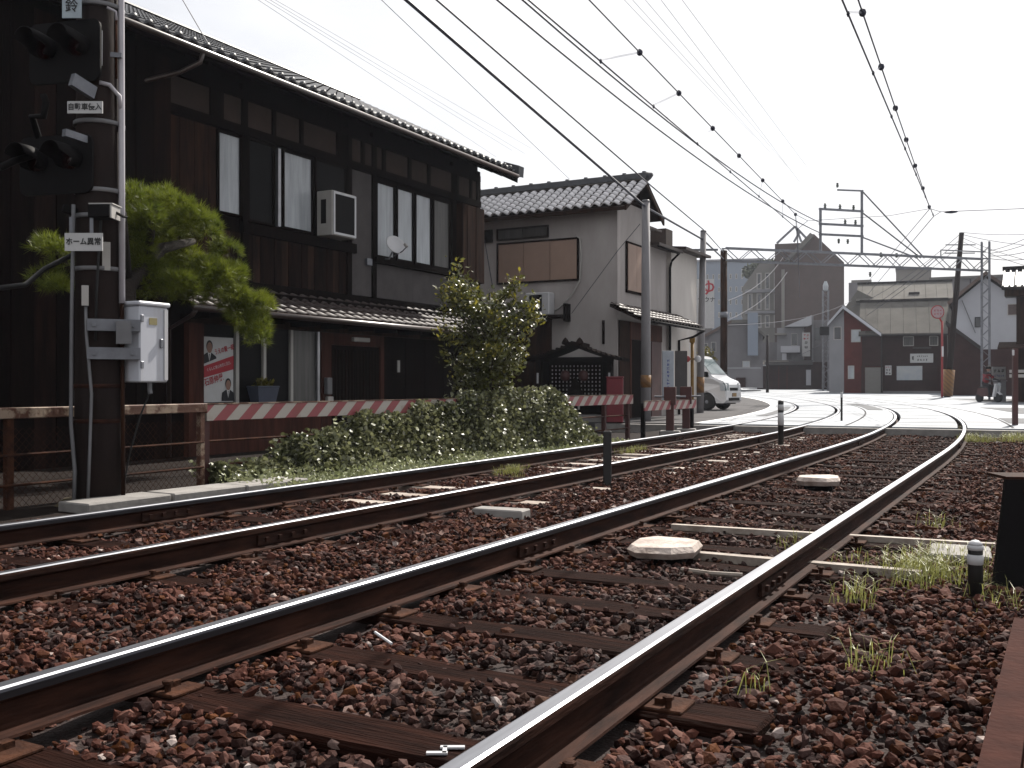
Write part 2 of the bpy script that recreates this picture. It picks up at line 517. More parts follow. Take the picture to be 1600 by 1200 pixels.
# road: strips that follow the track curve, with open flangeways beside each rail
def road_material():
    m = mat('tram_street_paving', (0.58, 0.62, 0.67), 0.7, col2=(0.30, 0.315, 0.34), scale=0.35, stretch=(1.0, 2.2, 1),  bump=0.1, spec=0.15)  # pale bluish colour and streaks stand for sky glare on the street
    return m
ROADM = road_material()
ASPHALT = mat('asphalt', (0.115, 0.110, 0.112), 0.9, col2=(0.075, 0.072, 0.074), scale=0.7, bump=0.15, spec=.1)
def strip(mb, t0, t1, s0, s1, z=0.0, step=1.5, thick=0.12, mi=0):
    n = max(2, int((s1 - s0) / step))
    base = len(mb.v)
    for i in range(n + 1):
        s = s0 + (s1 - s0) * i / n
        zz = z + road_z(s)
        a, b = path(s, t0), path(s, t1)
        mb.v += [(a.x, a.y, zz), (b.x, b.y, zz), (a.x, a.y, zz - thick), (b.x, b.y, zz - thick)]
    for i in range(n):
        k = base + i * 4
        for q in ((0, 1, 5, 4), (0, 4, 6, 2), (1, 3, 7, 5)):
            mb.f.append(tuple(k + j for j in q)); mb.m.append(mi)
    for k, q in ((base, (0, 2, 3, 1)), (base + n * 4, (0, 1, 3, 2))):
        mb.f.append(tuple(k + j for j in q)); mb.m.append(mi)
rd = MB()
rails_t = [T_NR, T_NL, T_FR, T_FL]
gauge_side = {T_NR: -1, T_NL: 1, T_FR: -1, T_FL: 1}
S1 = 150.0
def gap(t):
    lo, hi = t - 0.055, t + 0.055
    if gauge_side[t] < 0: lo -= 0.075
    else: hi += 0.075
    return lo, hi
edges = [14.0]
for t in rails_t:
    lo, hi = gap(t)
    edges += [hi, lo]
edges += [-6.62]
for i in range(0, len(edges), 2):
    strip(rd, edges[i + 1], edges[i], ROAD_S0, S1)
rd.build('road', ROADM, kind='structure')
as_ = MB()
strip(as_, -40, -6.62, ROAD_S0, S1, z=-0.004)
as_.build('side_street', ASPHALT, kind='structure')
WHITELINE = mat('white_road_paint', (0.80, 0.80, 0.80), 0.6, col2=(0.6, 0.6, 0.6), scale=3, contrast=(0.25, 0.45))
wl = MB()
strip(wl, -6.80, -6.58, ROAD_S0 + 0.3, 110, z=0.006, thick=0.004)
wl.build('road_edge_line', WHITELINE, kind='structure')
wl = MB()
for a_, b_ in ((-7.86, -7.2), (-7.86, -7.05)):
    pass
strip(wl, -6.52, -5.95, 23.0, 23.25, z=0.006, thick=0.004)
strip(wl, -6.52, -5.95, 24.2, 24.45, z=0.006, thick=0.004)
wl.build('road_marking', WHITELINE, kind='structure')
# patched seams in the tram paving
SEAM = mat('dark_paving_seam', (0.10, 0.10, 0.105), 0.9, var=.3, scale=2, spec=.1)
PATCH = mat('grey_asphalt_patch', (0.25, 0.255, 0.265), 0.9, var=.25, scale=1.5, spec=.1)
sm_ = MB()
for s in (24.5, 27.4, 30.6, 34.5, 39.0, 44.5, 51.0):
    for (a, b) in ((T_NL + .14, T_NR - .14), (T_FL + .14, T_FR - .14)):
        strip(sm_, a, b, s, s + .07, z=.005, thick=.004)
strip(sm_, -3.55, -3.50, 22.3, 70, z=.005, thick=.004)
strip(sm_, -.35, -.30, 22.3, 70, z=.005, thick=.004)
strip(sm_, 3.4, 3.46, 22.3, 90, z=.005, thick=.004)
sm_.build('paving_seam', SEAM, kind='structure')
pt_ = MB()
for (a, b, s0, s1) in ((-.25, 1.4, 25, 28.5), (.8, 3.3, 33, 41), (3.5, 6.2, 27, 33), (-3.4, -2.9, 36, 48), (4.0, 7.5, 45, 60), (-6.3, -6.0, 28, 40)):
    strip(pt_, a, b, s0, s1, z=.009, thick=.004)
pt_.build('paving_patch', PATCH, kind='structure')
# edge of the crossing slab above the ballast
wl = MB()
strip(wl, -9.0, 14.0, 21.72, 21.998, z=-0.03, thick=0.2)
wl.build('crossing_kerb', CONCRETE, kind='structure')

# ------------------------------------------------------------------ rails and sleepers
def rail_mesh(t, s0, s1, name):
    gs = gauge_side[t]
    prof = [(-.022, -.0), (.022, -.0), (.031, -.005), (.0335, -.014), (.0335, -.036), (.030, -.042), (.009, -.052), (.008, -.118), (.012, -.126),
            (.063, -.137), (.065, -.1455), (-.065, -.1455), (-.063, -.137), (-.012, -.126), (-.008, -.118), (-.009, -.052), (-.030, -.042), (-.0335, -.036), (-.0335, -.014), (-.031, -.005)]
    n = len(prof)
    # material of the face between prof[i] and prof[i+1]
    mi = [1] * n
    for i in (0, 1, 19): mi[i] = 0
    gi = (2, 3) if gs > 0 else (18, 17)
    for i in gi: mi[i] = 2
    m = MB()
    ss = []
    s = s0
    while s < s1:
        ss.append(s); s += 0.8 if s < 30 else 2.5
    ss.append(s1)
    for s in ss:
        th = heading(s)
        p = path(s, t)
        zz = road_z(s) + (0.003 if s > 20 else 0)
        for (a, z) in prof:
            m.v.append((p.x + a * math.cos(th), p.y + a * math.sin(th), zz + z))
    for j in range(len(ss) - 1):
        for i in range(n):
            k = (i + 1) % n
            m.f.append((j * n + i, j * n + k, (j + 1) * n + k, (j + 1) * n + i)); m.m.append(mi[i])
    return m

wood_sleepers, conc_sleepers = [], []
def sleeper_mesh(kind, seed):
    rg = random.Random(seed)
    bm = bmesh.new()
    bmesh.ops.create_cube(bm, size=1.0)
    bmesh.ops.subdivide_edges(bm, edges=[e for e in bm.edges if abs(e.verts[0].co.x - e.verts[1].co.x) > .5], cuts=6)
    w = 0.21 if kind == 'wood' else 0.22
    for v in bm.verts:
        j = 0.007 if kind == 'wood' else 0.002
        v.co = Vector((v.co.x * 2.34 + rg.uniform(-j, j) * 2, v.co.y * w + rg.uniform(-j, j), v.co.z * 0.14 + rg.uniform(-j, j) * .6))
    bmesh.ops.bevel(bm, geom=bm.edges[:], offset=0.012, segments=1, affect='EDGES')
    me = bpy.data.meshes.new('sleeper')
    bm.to_mesh(me); bm.free()
    me.materials.append(SLEEPERWOOD if kind == 'wood' else PALECONCRETE)
    return me
wood_sleepers = [sleeper_mesh('wood', i) for i in range(5)]
conc_sleepers = [sleeper_mesh('conc', 50 + i) for i in range(3)]
tp = MB()
tp.box(-.17, .17, -.075, .075, -.007, .007, bevel=0.004)
for sx in (-1, 1):
    tp.box(sx * .083 - .018, sx * .083 + .018, -.03, .03, .007, .026)        # rail clip shoulder
tie_plate_me = tp.mesh('tie_plate', RUST)
sp = MB()
sp.lathe([(.011, 0), (.011, .026), (.019, .0262), (.019, .036), (.010, .039)], n=6)
spike_me = sp.mesh('spike', RUST)

def build_track(tl, tr, label, wood_until, s_end, phase):
    tc_ = (tl + tr) / 2
    root = thing('railway_track', label, 'railway track', (tc_, 0, -0.165))
    for t in (tr, tl):
        r_ = rail_mesh(t, -4.0, 120.0, 'rail').build('rail', [RAILTOP, RUSTDARK, RAILGAUGE], root, world=True)
        # fishplates where two rail lengths meet
        for s in (4.9 if t == tr else 5.3, 17.3):
            if s < 21:
                for side in (-1, 1):
                    fb = MB()
                    th = heading(s); p = path(s, t)
                    dx, dy = math.cos(th), math.sin(th)
                    c = Vector((p.x + dx * side * .020, p.y + dy * side * .020, -.085))
                    fb.obox(c, (dx, dy, 0), (-dy, dx, 0), (0, 0, 1), .018, .5, .062)
                    for k in (-.18, -.06, .06, .18):
                        q = c + Vector((-dy, dx, 0)) * k + Vector((dx, dy, 0)) * side * .012
                        fb.obox(q, (dx, dy, 0), (-dy, dx, 0), (0, 0, 1), .026, .028, .028)
                    fb.build('fishplate', RUSTDARK, r_, world=True)
    s = phase
    i = 0
    rg = random.Random(int(abs(tl) * 100))
    while s < s_end:
        wood = s < wood_until or (i % 9 == 4)
        me = rg.choice(wood_sleepers if wood else conc_sleepers)
        p = path(s, tc_)
        o = put('sleeper', me, root, (p.x - tc_ + rg.uniform(-.03, .03), p.y, -.237 + .165 - .0015), heading(s) + rg.uniform(-.008, .008) + (math.pi if rg.random() < .5 else 0))
        if not wood: o['label'] = 'pale concrete sleeper'
        for t in (tl, tr):
            off = (t - tc_)
            ang = o.rotation_euler[2]
            flip = -1 if ang > 2 else 1
            put('tie_plate', tie_plate_me, o, (flip * off, 0, 0.070 + 0.0075))
            if depth_of(p.x, p.y) < 9:
                for sx in (-1, 1):
                    put('spike', spike_me, o, (flip * off + sx * .118, -sx * .045 * flip, 0.070 + 0.0145))
        s += 0.63 + rg.uniform(-.02, .02) if tl > -4 else 0.68 + rg.uniform(-.03, .03)
        i += 1
    return root
build_track(T_NL, T_NR, 'nearer railway track with dark wooden sleepers, shiny rails curving left into the street', 99, 21.4, 0.55)
build_track(T_FL, T_FR, 'farther railway track beside the ivy hedge, with pale concrete sleepers', 6.6, 21.4, 1.1)

# ------------------------------------------------------------------ ballast stones
phi = (1 + 5 ** .5) / 2
ICO_V = np.array([(-1, phi, 0), (1, phi, 0), (-1, -phi, 0), (1, -phi, 0), (0, -1, phi), (0, 1, phi), (0, -1, -phi), (0, 1, -phi), (phi, 0, -1), (phi, 0, 1), (-phi, 0, -1), (-phi, 0, 1)]) / math.sqrt(1 + phi * phi)
ICO_F = np.array([(0, 11, 5), (0, 5, 1), (0, 1, 7), (0, 7, 10), (0, 10, 11), (1, 5, 9), (5, 11, 4), (11, 10, 2), (10, 7, 6), (7, 1, 8), (3, 9, 4), (3, 4, 2), (3, 2, 6), (3, 6, 8), (3, 8, 9), (4, 9, 5), (2, 4, 11), (6, 2, 10), (8, 6, 7), (9, 8, 1)])
BOX_V = np.array([(x, y, z) for z in (-1, 1) for y in (-1, 1) for x in (-1, 1)], float) * 0.66
BOX_F = np.array([(0, 2, 3), (0, 3, 1), (4, 5, 7), (4, 7, 6), (0, 1, 5), (0, 5, 4), (2, 6, 7), (2, 7, 3), (0, 4, 6), (0, 6, 2), (1, 3, 7), (1, 7, 5)])
OCT_V = np.array([(1, 0, 0), (-1, 0, 0), (0, 1, 0), (0, -1, 0), (0, 0, 1), (0, 0, -1)], float)
OCT_F = np.array([(0, 2, 4), (2, 1, 4), (1, 3, 4), (3, 0, 4), (2, 0, 5), (1, 2, 5), (3, 1, 5), (0, 3, 5)])
def stone_cloud(name, pts, sizes, base_v, base_f, m, jitter=0.22):
    n = len(pts); nv = len(base_v)
    q = RNG.normal(size=(n, 4)); q /= np.linalg.norm(q, axis=1)[:, None]
    w, x, y, z = q.T
    Rm = np.stack([1 - 2 * (y * y + z * z), 2 * (x * y - z * w), 2 * (x * z + y * w), 2 * (x * y + z * w), 1 - 2 * (x * x + z * z), 2 * (y * z - x * w),
                   2 * (x * z - y * w), 2 * (y * z + x * w), 1 - 2 * (x * x + y * y)], 1).reshape(n, 3, 3)
    sc = np.stack([RNG.uniform(.75, 1.35, n), RNG.uniform(.6, 1.05, n), RNG.uniform(.45, .85, n)], 1)
    v = base_v[None] * (1 + RNG.uniform(-jitter, jitter, (n, nv, 1))) + RNG.uniform(-.16, .16, (n, nv, 3)) * (1.4 if nv == 8 else 1.0)
    v = v * sc[:, None, :] * sizes[:, None, None]
    v = np.einsum('nij,nvj->nvi', Rm, v)
    v[:, :, 2] *= 0.8
    v += pts[:, None, :]
    verts = v.reshape(-1, 3)
    faces = (base_f[None] + (np.arange(n) * nv)[:, None, None]).reshape(-1, 3)
    me = bpy.data.meshes.new(name)
    me.vertices.add(len(verts)); me.vertices.foreach_set('co', verts.astype(np.float32).ravel())
    me.loops.add(faces.size); me.loops.foreach_set('vertex_index', faces.astype(np.int32).ravel())
    me.polygons.add(len(faces))
    me.polygons.foreach_set('loop_start', np.arange(0, faces.size, 3, dtype=np.int32))
    me.polygons.foreach_set('use_smooth', np.zeros(len(faces), bool))
    me.update(calc_edges=True)
    me.materials.append(m)
    return put(name, me)
def ballast_material():
    m = bpy.data.materials.new('rusty_ballast_stone')
    m.use_nodes = True
    nt = m.node_tree; b = nt.nodes['Principled BSDF']
    b.inputs['Roughness'].default_value = 0.8
    b.inputs['Specular IOR Level'].default_value = 0.06
    g_ = nt.nodes.new('ShaderNodeNewGeometry')
    r = nt.nodes.new('ShaderNodeValToRGB')
    cr = r.color_ramp
    cr.interpolation = 'CONSTANT'
    cols = [(0, (.034, .0120, .0082)), (.16, (.060, .0228, .0162)), (.30, (.016, .0064, .0052)), (.44, (.074, .0315, .0235)), (.56, (.048, .0172, .0090)), (.66, (.052, .0300, .0265)),
            (.75, (.013, .0057, .0051)), (.84, (.098, .0470, .0360)), (.91, (.070, .0250, .0095)), (.955, (.125, .080, .068)), (.992, (.28, .23, .21))]
    cr.elements[0].color = (*cols[0][1], 1); cr.elements[1].position = cols[1][0]; cr.elements[1].color = (*cols[1][1], 1)
    for p_, c_ in cols[2:]:
        e = cr.elements.new(p_); e.color = (*c_, 1)
    nt.links.new(g_.outputs['Random Per Island'], r.inputs['Fac'])
    # stones are greyer with brake dust along the middle of the nearer track
    sx = nt.nodes.new('ShaderNodeSeparateXYZ')
    nt.links.new(g_.outputs['Position'], sx.inputs[0])
    n = nt.nodes.new('ShaderNodeTexNoise'); n.inputs['Scale'].default_value = 1.3; n.inputs['Detail'].default_value = 5
    nt.links.new(g_.outputs['Position'], n.inputs['Vector'])
    ad = nt.nodes.new('ShaderNodeMath'); ad.operation = 'MULTIPLY_ADD'; ad.inputs[1].default_value = 0.9
    nt.links.new(n.outputs['Fac'], ad.inputs[0]); nt.links.new(sx.outputs[0], ad.inputs[2])
    mr = nt.nodes.new('ShaderNodeMapRange'); mr.interpolation_type = 'SMOOTHSTEP'
    mr.inputs['From Min'].default_value = -1.9; mr.inputs['From Max'].default_value = -1.1
    nt.links.new(ad.outputs[0], mr.inputs['Value'])
    mr2 = nt.nodes.new('ShaderNodeMapRange'); mr2.interpolation_type = 'SMOOTHSTEP'
    mr2.inputs['From Min'].default_value = -0.62; mr2.inputs['From Max'].default_value = -0.85
    nt.links.new(ad.outputs[0], mr2.inputs['Value'])
    ml = nt.nodes.new('ShaderNodeMath'); ml.operation = 'MULTIPLY'
    nt.links.new(mr.outputs['Result'], ml.inputs[0]); nt.links.new(mr2.outputs['Result'], ml.inputs[1])
    ml2 = nt.nodes.new('ShaderNodeMath'); ml2.operation = 'MULTIPLY'; ml2.inputs[1].default_value = 0.5
    nt.links.new(ml.outputs[0], ml2.inputs[0])
    hs = nt.nodes.new('ShaderNodeHueSaturation'); hs.inputs['Saturation'].default_value = 0.45; hs.inputs['Value'].default_value = 0.8
    nt.links.new(r.outputs['Color'], hs.inputs['Color'])
    mx_ = nt.nodes.new('ShaderNodeMixRGB')
    nt.links.new(ml2.outputs[0], mx_.inputs[0]); nt.links.new(r.outputs['Color'], mx_.inputs[1]); nt.links.new(hs.outputs['Color'], mx_.inputs[2])
    # small grain
    n3 = nt.nodes.new('ShaderNodeTexNoise'); n3.inputs['Scale'].default_value = 60; n3.inputs['Detail'].default_value = 5
    nt.links.new(g_.outputs['Position'], n3.inputs['Vector'])
    mr3 = nt.nodes.new('ShaderNodeMapRange'); mr3.inputs['To Min'].default_value = 0.55; mr3.inputs['To Max'].default_value = 1.45
    nt.links.new(n3.outputs['Fac'], mr3.inputs['Value'])
    h2 = nt.nodes.new('ShaderNodeHueSaturation')
    nt.links.new(mr3.outputs['Result'], h2.inputs['Value']); nt.links.new(mx_.outputs[0], h2.inputs['Color'])
    nt.links.new(h2.outputs['Color'], b.inputs['Base Color'])
    bp = nt.nodes.new('ShaderNodeBump'); bp.inputs['Strength'].default_value = 0.5; bp.inputs['Distance'].default_value = 0.01
    nt.links.new(n3.outputs['Fac'], bp.inputs['Height']); nt.links.new(bp.outputs['Normal'], b.inputs['Normal'])
    return m
BALLAST = ballast_material()
def scatter(n, x0, x1, y0, y1):
    return np.stack([RNG.uniform(x0, x1, n), RNG.uniform(y0, y1, n)], 1)
def rail_lat(p):
    """lateral track coordinate of points (N,2)"""
    x, y = p[:, 0], p[:, 1]
    t = x.copy()
    c = y > S0
    t[c] = np.hypot(x[c] + R0, y[c] - S0) - R0
    return t
def ballast_points(dens, d0, d1, zbase):
    area = scatter(int(dens * 10.2 * 26), -7.1, 3.1, -4.0, 21.9)
    dep = -SY * area[:, 0] + CY * area[:, 1]
    xc = CY * area[:, 0] + SY * area[:, 1]
    keep = (dep > d0) & (dep <= d1) & (np.abs(xc) < dep * 0.53 + 1.6)
    p = area[keep]
    t = rail_lat(p)
    ok = np.ones(len(p), bool)
    for rt in rails_t:
        ok &= np.abs(t - rt) > 0.083
    ok &= t > np.where(p[:, 1] < 5.2, -7.1, -6.55) + 0.12 * np.sin(p[:, 1] * 1.7)
    return p[ok], t[ok]
# sleepers' places, to keep most stones off them
def off_sleepers(p, t, thin):
    keep = np.ones(len(p), bool)
    for ob in [o for o in bpy.data.objects if o.name.split('.')[0] == 'sleeper']:
        cx = ob.location[0] + ob.parent.location[0]; cy = ob.location[1]
        a = ob.rotation_euler[2]
        dx = p[:, 0] - cx; dy = p[:, 1] - cy
        u = dx * math.cos(a) + dy * math.sin(a); v = -dx * math.sin(a) + dy * math.cos(a)
        on = (np.abs(u) < 1.17) & (np.abs(v) < 0.095)
        keep &= ~(on & (RNG.uniform(size=len(p)) > thin))
    return keep
def lay_stones(name, dens, d0, d1, smin, smax, bv, bf, zlo, zhi, label, thin):
    p, t = ballast_points(dens, d0, d1, 0)
    k = off_sleepers(p, t, thin); p, t = p[k], t[k]
    sz = smin * .7 + (smax - smin * .7) * RNG.uniform(size=len(p)) ** 1.3; sz *= (1 + 0.45 * (RNG.uniform(size=len(p)) > .95))
    z = RNG.uniform(zlo, zhi, len(p)) + 0.012 * np.sin(p[:, 0] * 5.1 + p[:, 1] * 3.3) + 0.012 * np.sin(p[:, 0] * 2.3 - p[:, 1] * 4.7 + 1.0)
    # shoulder rises a little between the tracks and beside them
    z += 0.012 * ((t > T_FR + .2) & (t < T_NL - .2)) + 0.015 * (t > -0.6)
    o = stone_cloud(name, np.column_stack([p, z]), sz, bv, bf, BALLAST)
    tag(o, label, 'gravel', kind='stuff')
lay_stones('ballast_gravel', 1250, 0.6, 6.5, 0.012, 0.029, ICO_V, ICO_F, -0.196, -0.160, 'rust red crushed ballast stones around the sleepers in the foreground', 0.055)
lay_stones('ballast_gravel', 850, 6.5, 12.5, 0.016, 0.032, BOX_V, BOX_F, -0.196, -0.162, 'rust red crushed ballast stones along the middle stretch of the tracks', 0.06)
lay_stones('ballast_gravel', 420, 12.5, 24.0, 0.020, 0.038, OCT_V, OCT_F, -0.195, -0.170, 'fine looking reddish ballast stones just before the street crossing', 0.02)
# ------------------------------------------------------------------ roof tiles
def pantile_mesh(w, l, m, name='roof_tile', amp=0.032):
    """one pantile: local x across (0..w), y up the slope (0..l), z out; the lower edge is thick"""
    prof = []
    for i in range(7):
        u = i / 6
        prof.append((u * w * 1.04, amp * math.sin(u * 2 * math.pi)))
    mb = MB()
    vs = []
    for y, dz in ((0, 0.026), (l * 1.12, 0.004)):
        for (x, z) in prof:
            vs.append((x, y, z + dz))
    for (x, z) in prof:
        vs.append((x, 0, z - 0.012 + 0.012))
    n = 7
    fs = [(i, i + 1, n + i + 1, n + i) for i in range(n - 1)]
    fs += [(2 * n + i, 2 * n + i + 1, i + 1, i) for i in range(n - 1)]
    mb.add(vs, fs)
    me = mb.mesh(name, m)
    for p in me.polygons[:n - 1]:
        p.use_smooth = True
    return me
def slope_matrix(origin, across, up):
    a = Vector(across).normalized(); u = Vector(up).normalized()
    n = a.cross(u).normalized()
    M = Matrix((a, u, n)).transposed().to_4x4()
    M.translation = Vector(origin)
    return M
def lay_tiles(parent, origin, across, up, width, length, tw, tl, me, rows=None, rowskip=0, root=None):
    """individual tiles as children of parent; origin at the left end of the eave seen from outside"""
    root = root or parent
    M = slope_matrix(origin, across, up)
    nc = int(round(width / tw)); nr = int(round(length / tl))
    tiles = []
    rg = random.Random(nc * 31 + nr)
    for r_ in range(rowskip, nr if rows is None else min(nr, rows)):
        for c in range(nc):
            Mt = M @ Matrix.Translation((c * tw, r_ * tl, rg.uniform(0, .004))) @ Matrix.Rotation(rg.uniform(-.012, .012), 4, 'Z')
            o = bpy.data.objects.new('roof_tile', me)
            COL.objects.link(o)
            o.parent = parent
            Mt.translation -= Vector(root.location)
            o.matrix_local = Mt
            tiles.append(o)
    return tiles
def tile_sheet(mb, origin, across, up, width, length, tw, tl, rowskip=0, amp=0.032):
    """the same tiles joined, for what lies past the single ones"""
    M = slope_matrix(origin, across, up)
    nc = int(round(width / tw)); nr = int(round(length / tl))
    for r_ in range(rowskip, nr):
        for c in range(nc):
            vs = []
            for y, dz in ((r_ * tl, .026), ((r_ + 1.1) * tl, .004)):
                for i in range(5):
                    u = i / 4
                    vs.append(M @ Vector(((c + u) * tw, y, amp * math.sin(u * 2 * math.pi) + dz)))
            mb.add(vs, [(i, i + 1, 6 + i, 5 + i) for i in range(4)])

# ------------------------------------------------------------------ the long dark wooden house
XU, XL, XE, XLE = -11.9, -11.5, -11.0, -10.9
house = thing('wooden_house', 'long dark two storey wooden house with tiled roof along the left of the tracks', 'house', (-12.5, 11.0, -0.3))
H = house
Y0, Y1 = 1.5, 20.3
# walls
wbox(H, 'wall', BLACKWOOD, XU - 0.25, XU - 0.03, Y0, Y1, 1.9, 6.22)
wbox(H, 'wall', BLACKWOOD, XL - 0.65, XL - 0.06, Y0, Y1, -0.35, 2.42)
wbox(H, 'end_wall', DARKWOOD, -18.5, XU - 0.26, Y1 - 0.16, Y1 - 0.02, -0.35, 6.0)
# left part: tall board-clad wall reaching the ground
for i in range(28):
    y = Y0 + i * 0.325
    if y > 10.45: break
    wbox(H, 'plank', BLACKWOOD if i % 3 else DARKWOOD, XL - 0.062, XL - 0.03 - (i % 2) * 0.006, y + .004, y + 0.319, -0.35, 5.75)
# upper storey posts and beams
for y in (10.50, 12.42, 15.25, 16.05, 19.05, 20.16):
    wbox(H, 'post', BLACKWOOD, XU - 0.04, XU + 0.05, y, y + 0.13, 2.3, 5.9)
wbox(H, 'beam', BLACKWOOD, XU - 0.035, XU + 0.07, 10.4, Y1, 5.06, 5.20)
wbox(H, 'beam', BLACKWOOD, XU - 0.035, XU + 0.055, 10.4, Y1, 5.66, 5.80)
wbox(H, 'beam', BLACKWOOD, XU - 0.035, XU + 0.075, 12.42, 15.5, 3.42, 3.60)
wbox(H, 'beam', BLACKWOOD, XU - 0.035, XU + 0.06, 10.4, Y1, 2.36, 2.60)
# plaster panels under the eaves
yy = 10.66
for w_, gp in ((1.05, .30), (1.15, .10), (.62, .10), (.95, .30), (.46, .12), (.58, .12), (.80, .12), (.62, .12), (1.05, .12), (.50, .10), (.28, .1)):
    if yy + w_ > Y1: break
    wbox(H, 'plaster_panel', PLASTERBROWN, XU - 0.03, XU + 0.012, yy, yy + w_, 5.21, 5.65)
    wbox(H, 'strut', BLACKWOOD, XU - 0.03, XU + 0.045, yy + w_ + .01, yy + w_ + gp - .01, 5.205, 5.655)
    yy += w_ + gp
# vertical boards beside the first window
for i in range(8):
    y = 10.64 + i * 0.152
    wbox(H, 'plank', BROWNWOOD, XU - 0.03, XU + 0.004 + (i % 2) * .008, y + .003, y + 0.149, 2.62, 5.04)
# boards below the windows
for i in range(19):
    y = 12.0 + i * 0.178
    wbox(H, 'plank', DARKWOOD if i % 4 else BROWNWOOD, XU - 0.03, XU + 0.006 + (i % 2) * .006, y + .003, y + 0.174, 2.62, 3.41)
def window(y0, y1, z0, z1, pane, frame=BLACKWOOD, bars=0, x=XU, fw=.045, name='window'):
    w = MB()
    w.box(x - .02, x + .045, y0, y0 + fw, z0, z1).box(x - .02, x + .045, y1 - fw, y1, z0, z1)
    w.box(x - .02, x + .047, y0 + fw, y1 - fw, z0, z0 + fw).box(x - .02, x + .047, y0 + fw, y1 - fw, z1 - fw, z1)
    fr = w.build('window', frame, H, world=True)
    n = bars + 1
    ww = (y1 - y0 - 2 * fw) / n
    for i in range(n):
        a = y0 + fw + i * ww
        wbox(fr, 'pane', pane, x - .015, x + .016, a + (.02 if i else 0), a + ww - (.02 if i < n - 1 else 0), z0 + fw, z1 - fw)
        if i: wbox(fr, 'mullion', frame, x - .015, x + .04, a - .02, a + .02, z0 + fw, z1 - fw)
    return fr
window(11.86, 12.42, 3.66, 5.03, FROSTED)
window(12.55, 13.22, 3.62, 5.05, DARKGLASS, bars=0)
wbox(H, 'window_rail', ALUMINIUM, XU - .01, XU + .07, 13.27, 13.34, 3.64, 5.0)
window(13.42, 14.25, 3.62, 5.03, FROSTED)
window(14.30, 15.23, 3.62, 5.05, DARKGLASS)
# grey cement boards round the big window
for (a, b, z0, z1) in ((15.40, 16.04, 2.62, 5.05), (16.19, 17.5, 2.62, 3.30), (17.505, 18.82, 2.62, 3.30), (18.825, 20.15, 2.62, 3.22)):
    wbox(H, 'cement_board', GREYBOARD, XU - 0.03, XU + 0.02, a, b, z0, z1)
wbox(H, 'window_sill', BLACKWOOD, XU - 0.03, XU + 0.12, 16.1, 19.1, 3.31, 3.42)
for k, (a, b) in enumerate(((16.17, 16.84), (16.88, 17.52), (17.56, 18.22), (18.26, 18.98))):
    window(a, b, 3.43, 4.98, FROSTED if k < 3 else CURTAINED, fw=.05)
# shutter case at the right end of the upper storey
tb = MB().box(XU, XU + .16, 19.30, 20.28, 3.25, 5.0).build('shutter_case', BROWNWOOD, H, world=True)
for i in range(5):
    wbox(tb, 'plank', BROWNWOOD, XU + .161, XU + .172 + (i % 2) * .006, 19.31 + i * .192, 19.31 + i * .192 + .186, 3.27, 4.98)
# main roof
RP = math.tan(R(26.2))
roof = MB()
ye0, ye1 = 0.5, 20.45
depth = 4.6
roof.prism([(XE, 5.80), (XE, 5.86), (XE - depth, 5.86 + depth * RP), (XE - depth, 5.80 + depth * RP)], 'y', ye0, ye1)
rf = roof.build('roof', DARKWOOD, H, world=True)
# back slope
MB().prism([(XE - depth, 5.80 + depth * RP), (XE - depth, 5.86 + depth * RP), (XE - 2 * depth, 5.86), (XE - 2 * depth, 5.80)], 'y', ye0, ye1).build('back_slope', ROOFTILE, rf, world=True)
up = Vector((-1, 0, RP)).normalized()
TW, TL = 0.268, 0.235
tile_main = pantile_mesh(TW, TL, ROOFTILE)
L_slope = depth / math.cos(R(25.2))
lay_tiles(rf, (XE + .05, ye0, 5.872 - .05 * RP), (0, 1, 0), up, ye1 - ye0, L_slope, TW, TL, tile_main, rows=2, root=H)
ts = MB()
tile_sheet(ts, (XE + .05, ye0, 5.872 - .05 * RP), (0, 1, 0), up, ye1 - ye0, L_slope, TW, TL, rowskip=2)
tag(ts.build('tile_field', ROOFTILE, rf, world=True, smooth=True), kind='stuff')
rd_ = MB(); rd_.prism([(XE - depth - .16, 5.88 + depth * RP), (XE - depth - .12, 5.93 + depth * RP), (XE - depth + .12, 5.93 + depth * RP), (XE - depth + .16, 5.88 + depth * RP)], 'y', ye0, ye1)
rd_.build('ridge', ROOFTILE, rf, world=True)
# round end tiles along the eave
et = MB(); et.lathe([(.001, -.012), (.042, -.012), (.048, 0), (.048, .06)], n=10, axis=(-1, 0, 0))
et_me = et.mesh('eave_tile_end', ROOFTILE, True)
for i in range(int((ye1 - ye0) / TW)):
    y = ye0 + (i + .28) * TW
    o = put('eave_tile_end', et_me, rf, Vector((XE + .055, y, 5.895)) - H.location)
# bargeboard at the right end and eave board
bg_ = MB(); bg_.prism([(XE + .03, 5.60), (XE + .06, 5.84), (XE - depth, 5.84 + depth * RP), (XE - depth, 5.62 + depth * RP)], 'y', ye1, ye1 + .06)
bg_.build('bargeboard', BLACKWOOD, rf, world=True)
ot = MB(); ot.prism([(XE + .10, 5.74), (XE + .12, 5.98), (XE - .30, 5.98 + .14), (XE - .30, 5.86)], 'y', ye1 - .02, ye1 + .22)
ot.build('verge_end_tile', ROOFTILE, rf, world=True)
wbox(rf, 'eave_board', BLACKWOOD, XE - .06, XE + .01, ye0, ye1, 5.70, 5.797)
# rafters below the eave
rfm = MB()
for i in range(44):
    y = 1.0 + i * .45
    wr = MB()
    wr.prism([(XE - .08, 5.66), (XE - .08, 5.73), (XU, 5.73 + .8 * RP), (XU, 5.66 + .8 * RP)], 'y', y, y + .06)
    wr.build('rafter', BLACKWOOD, rf, world=True)
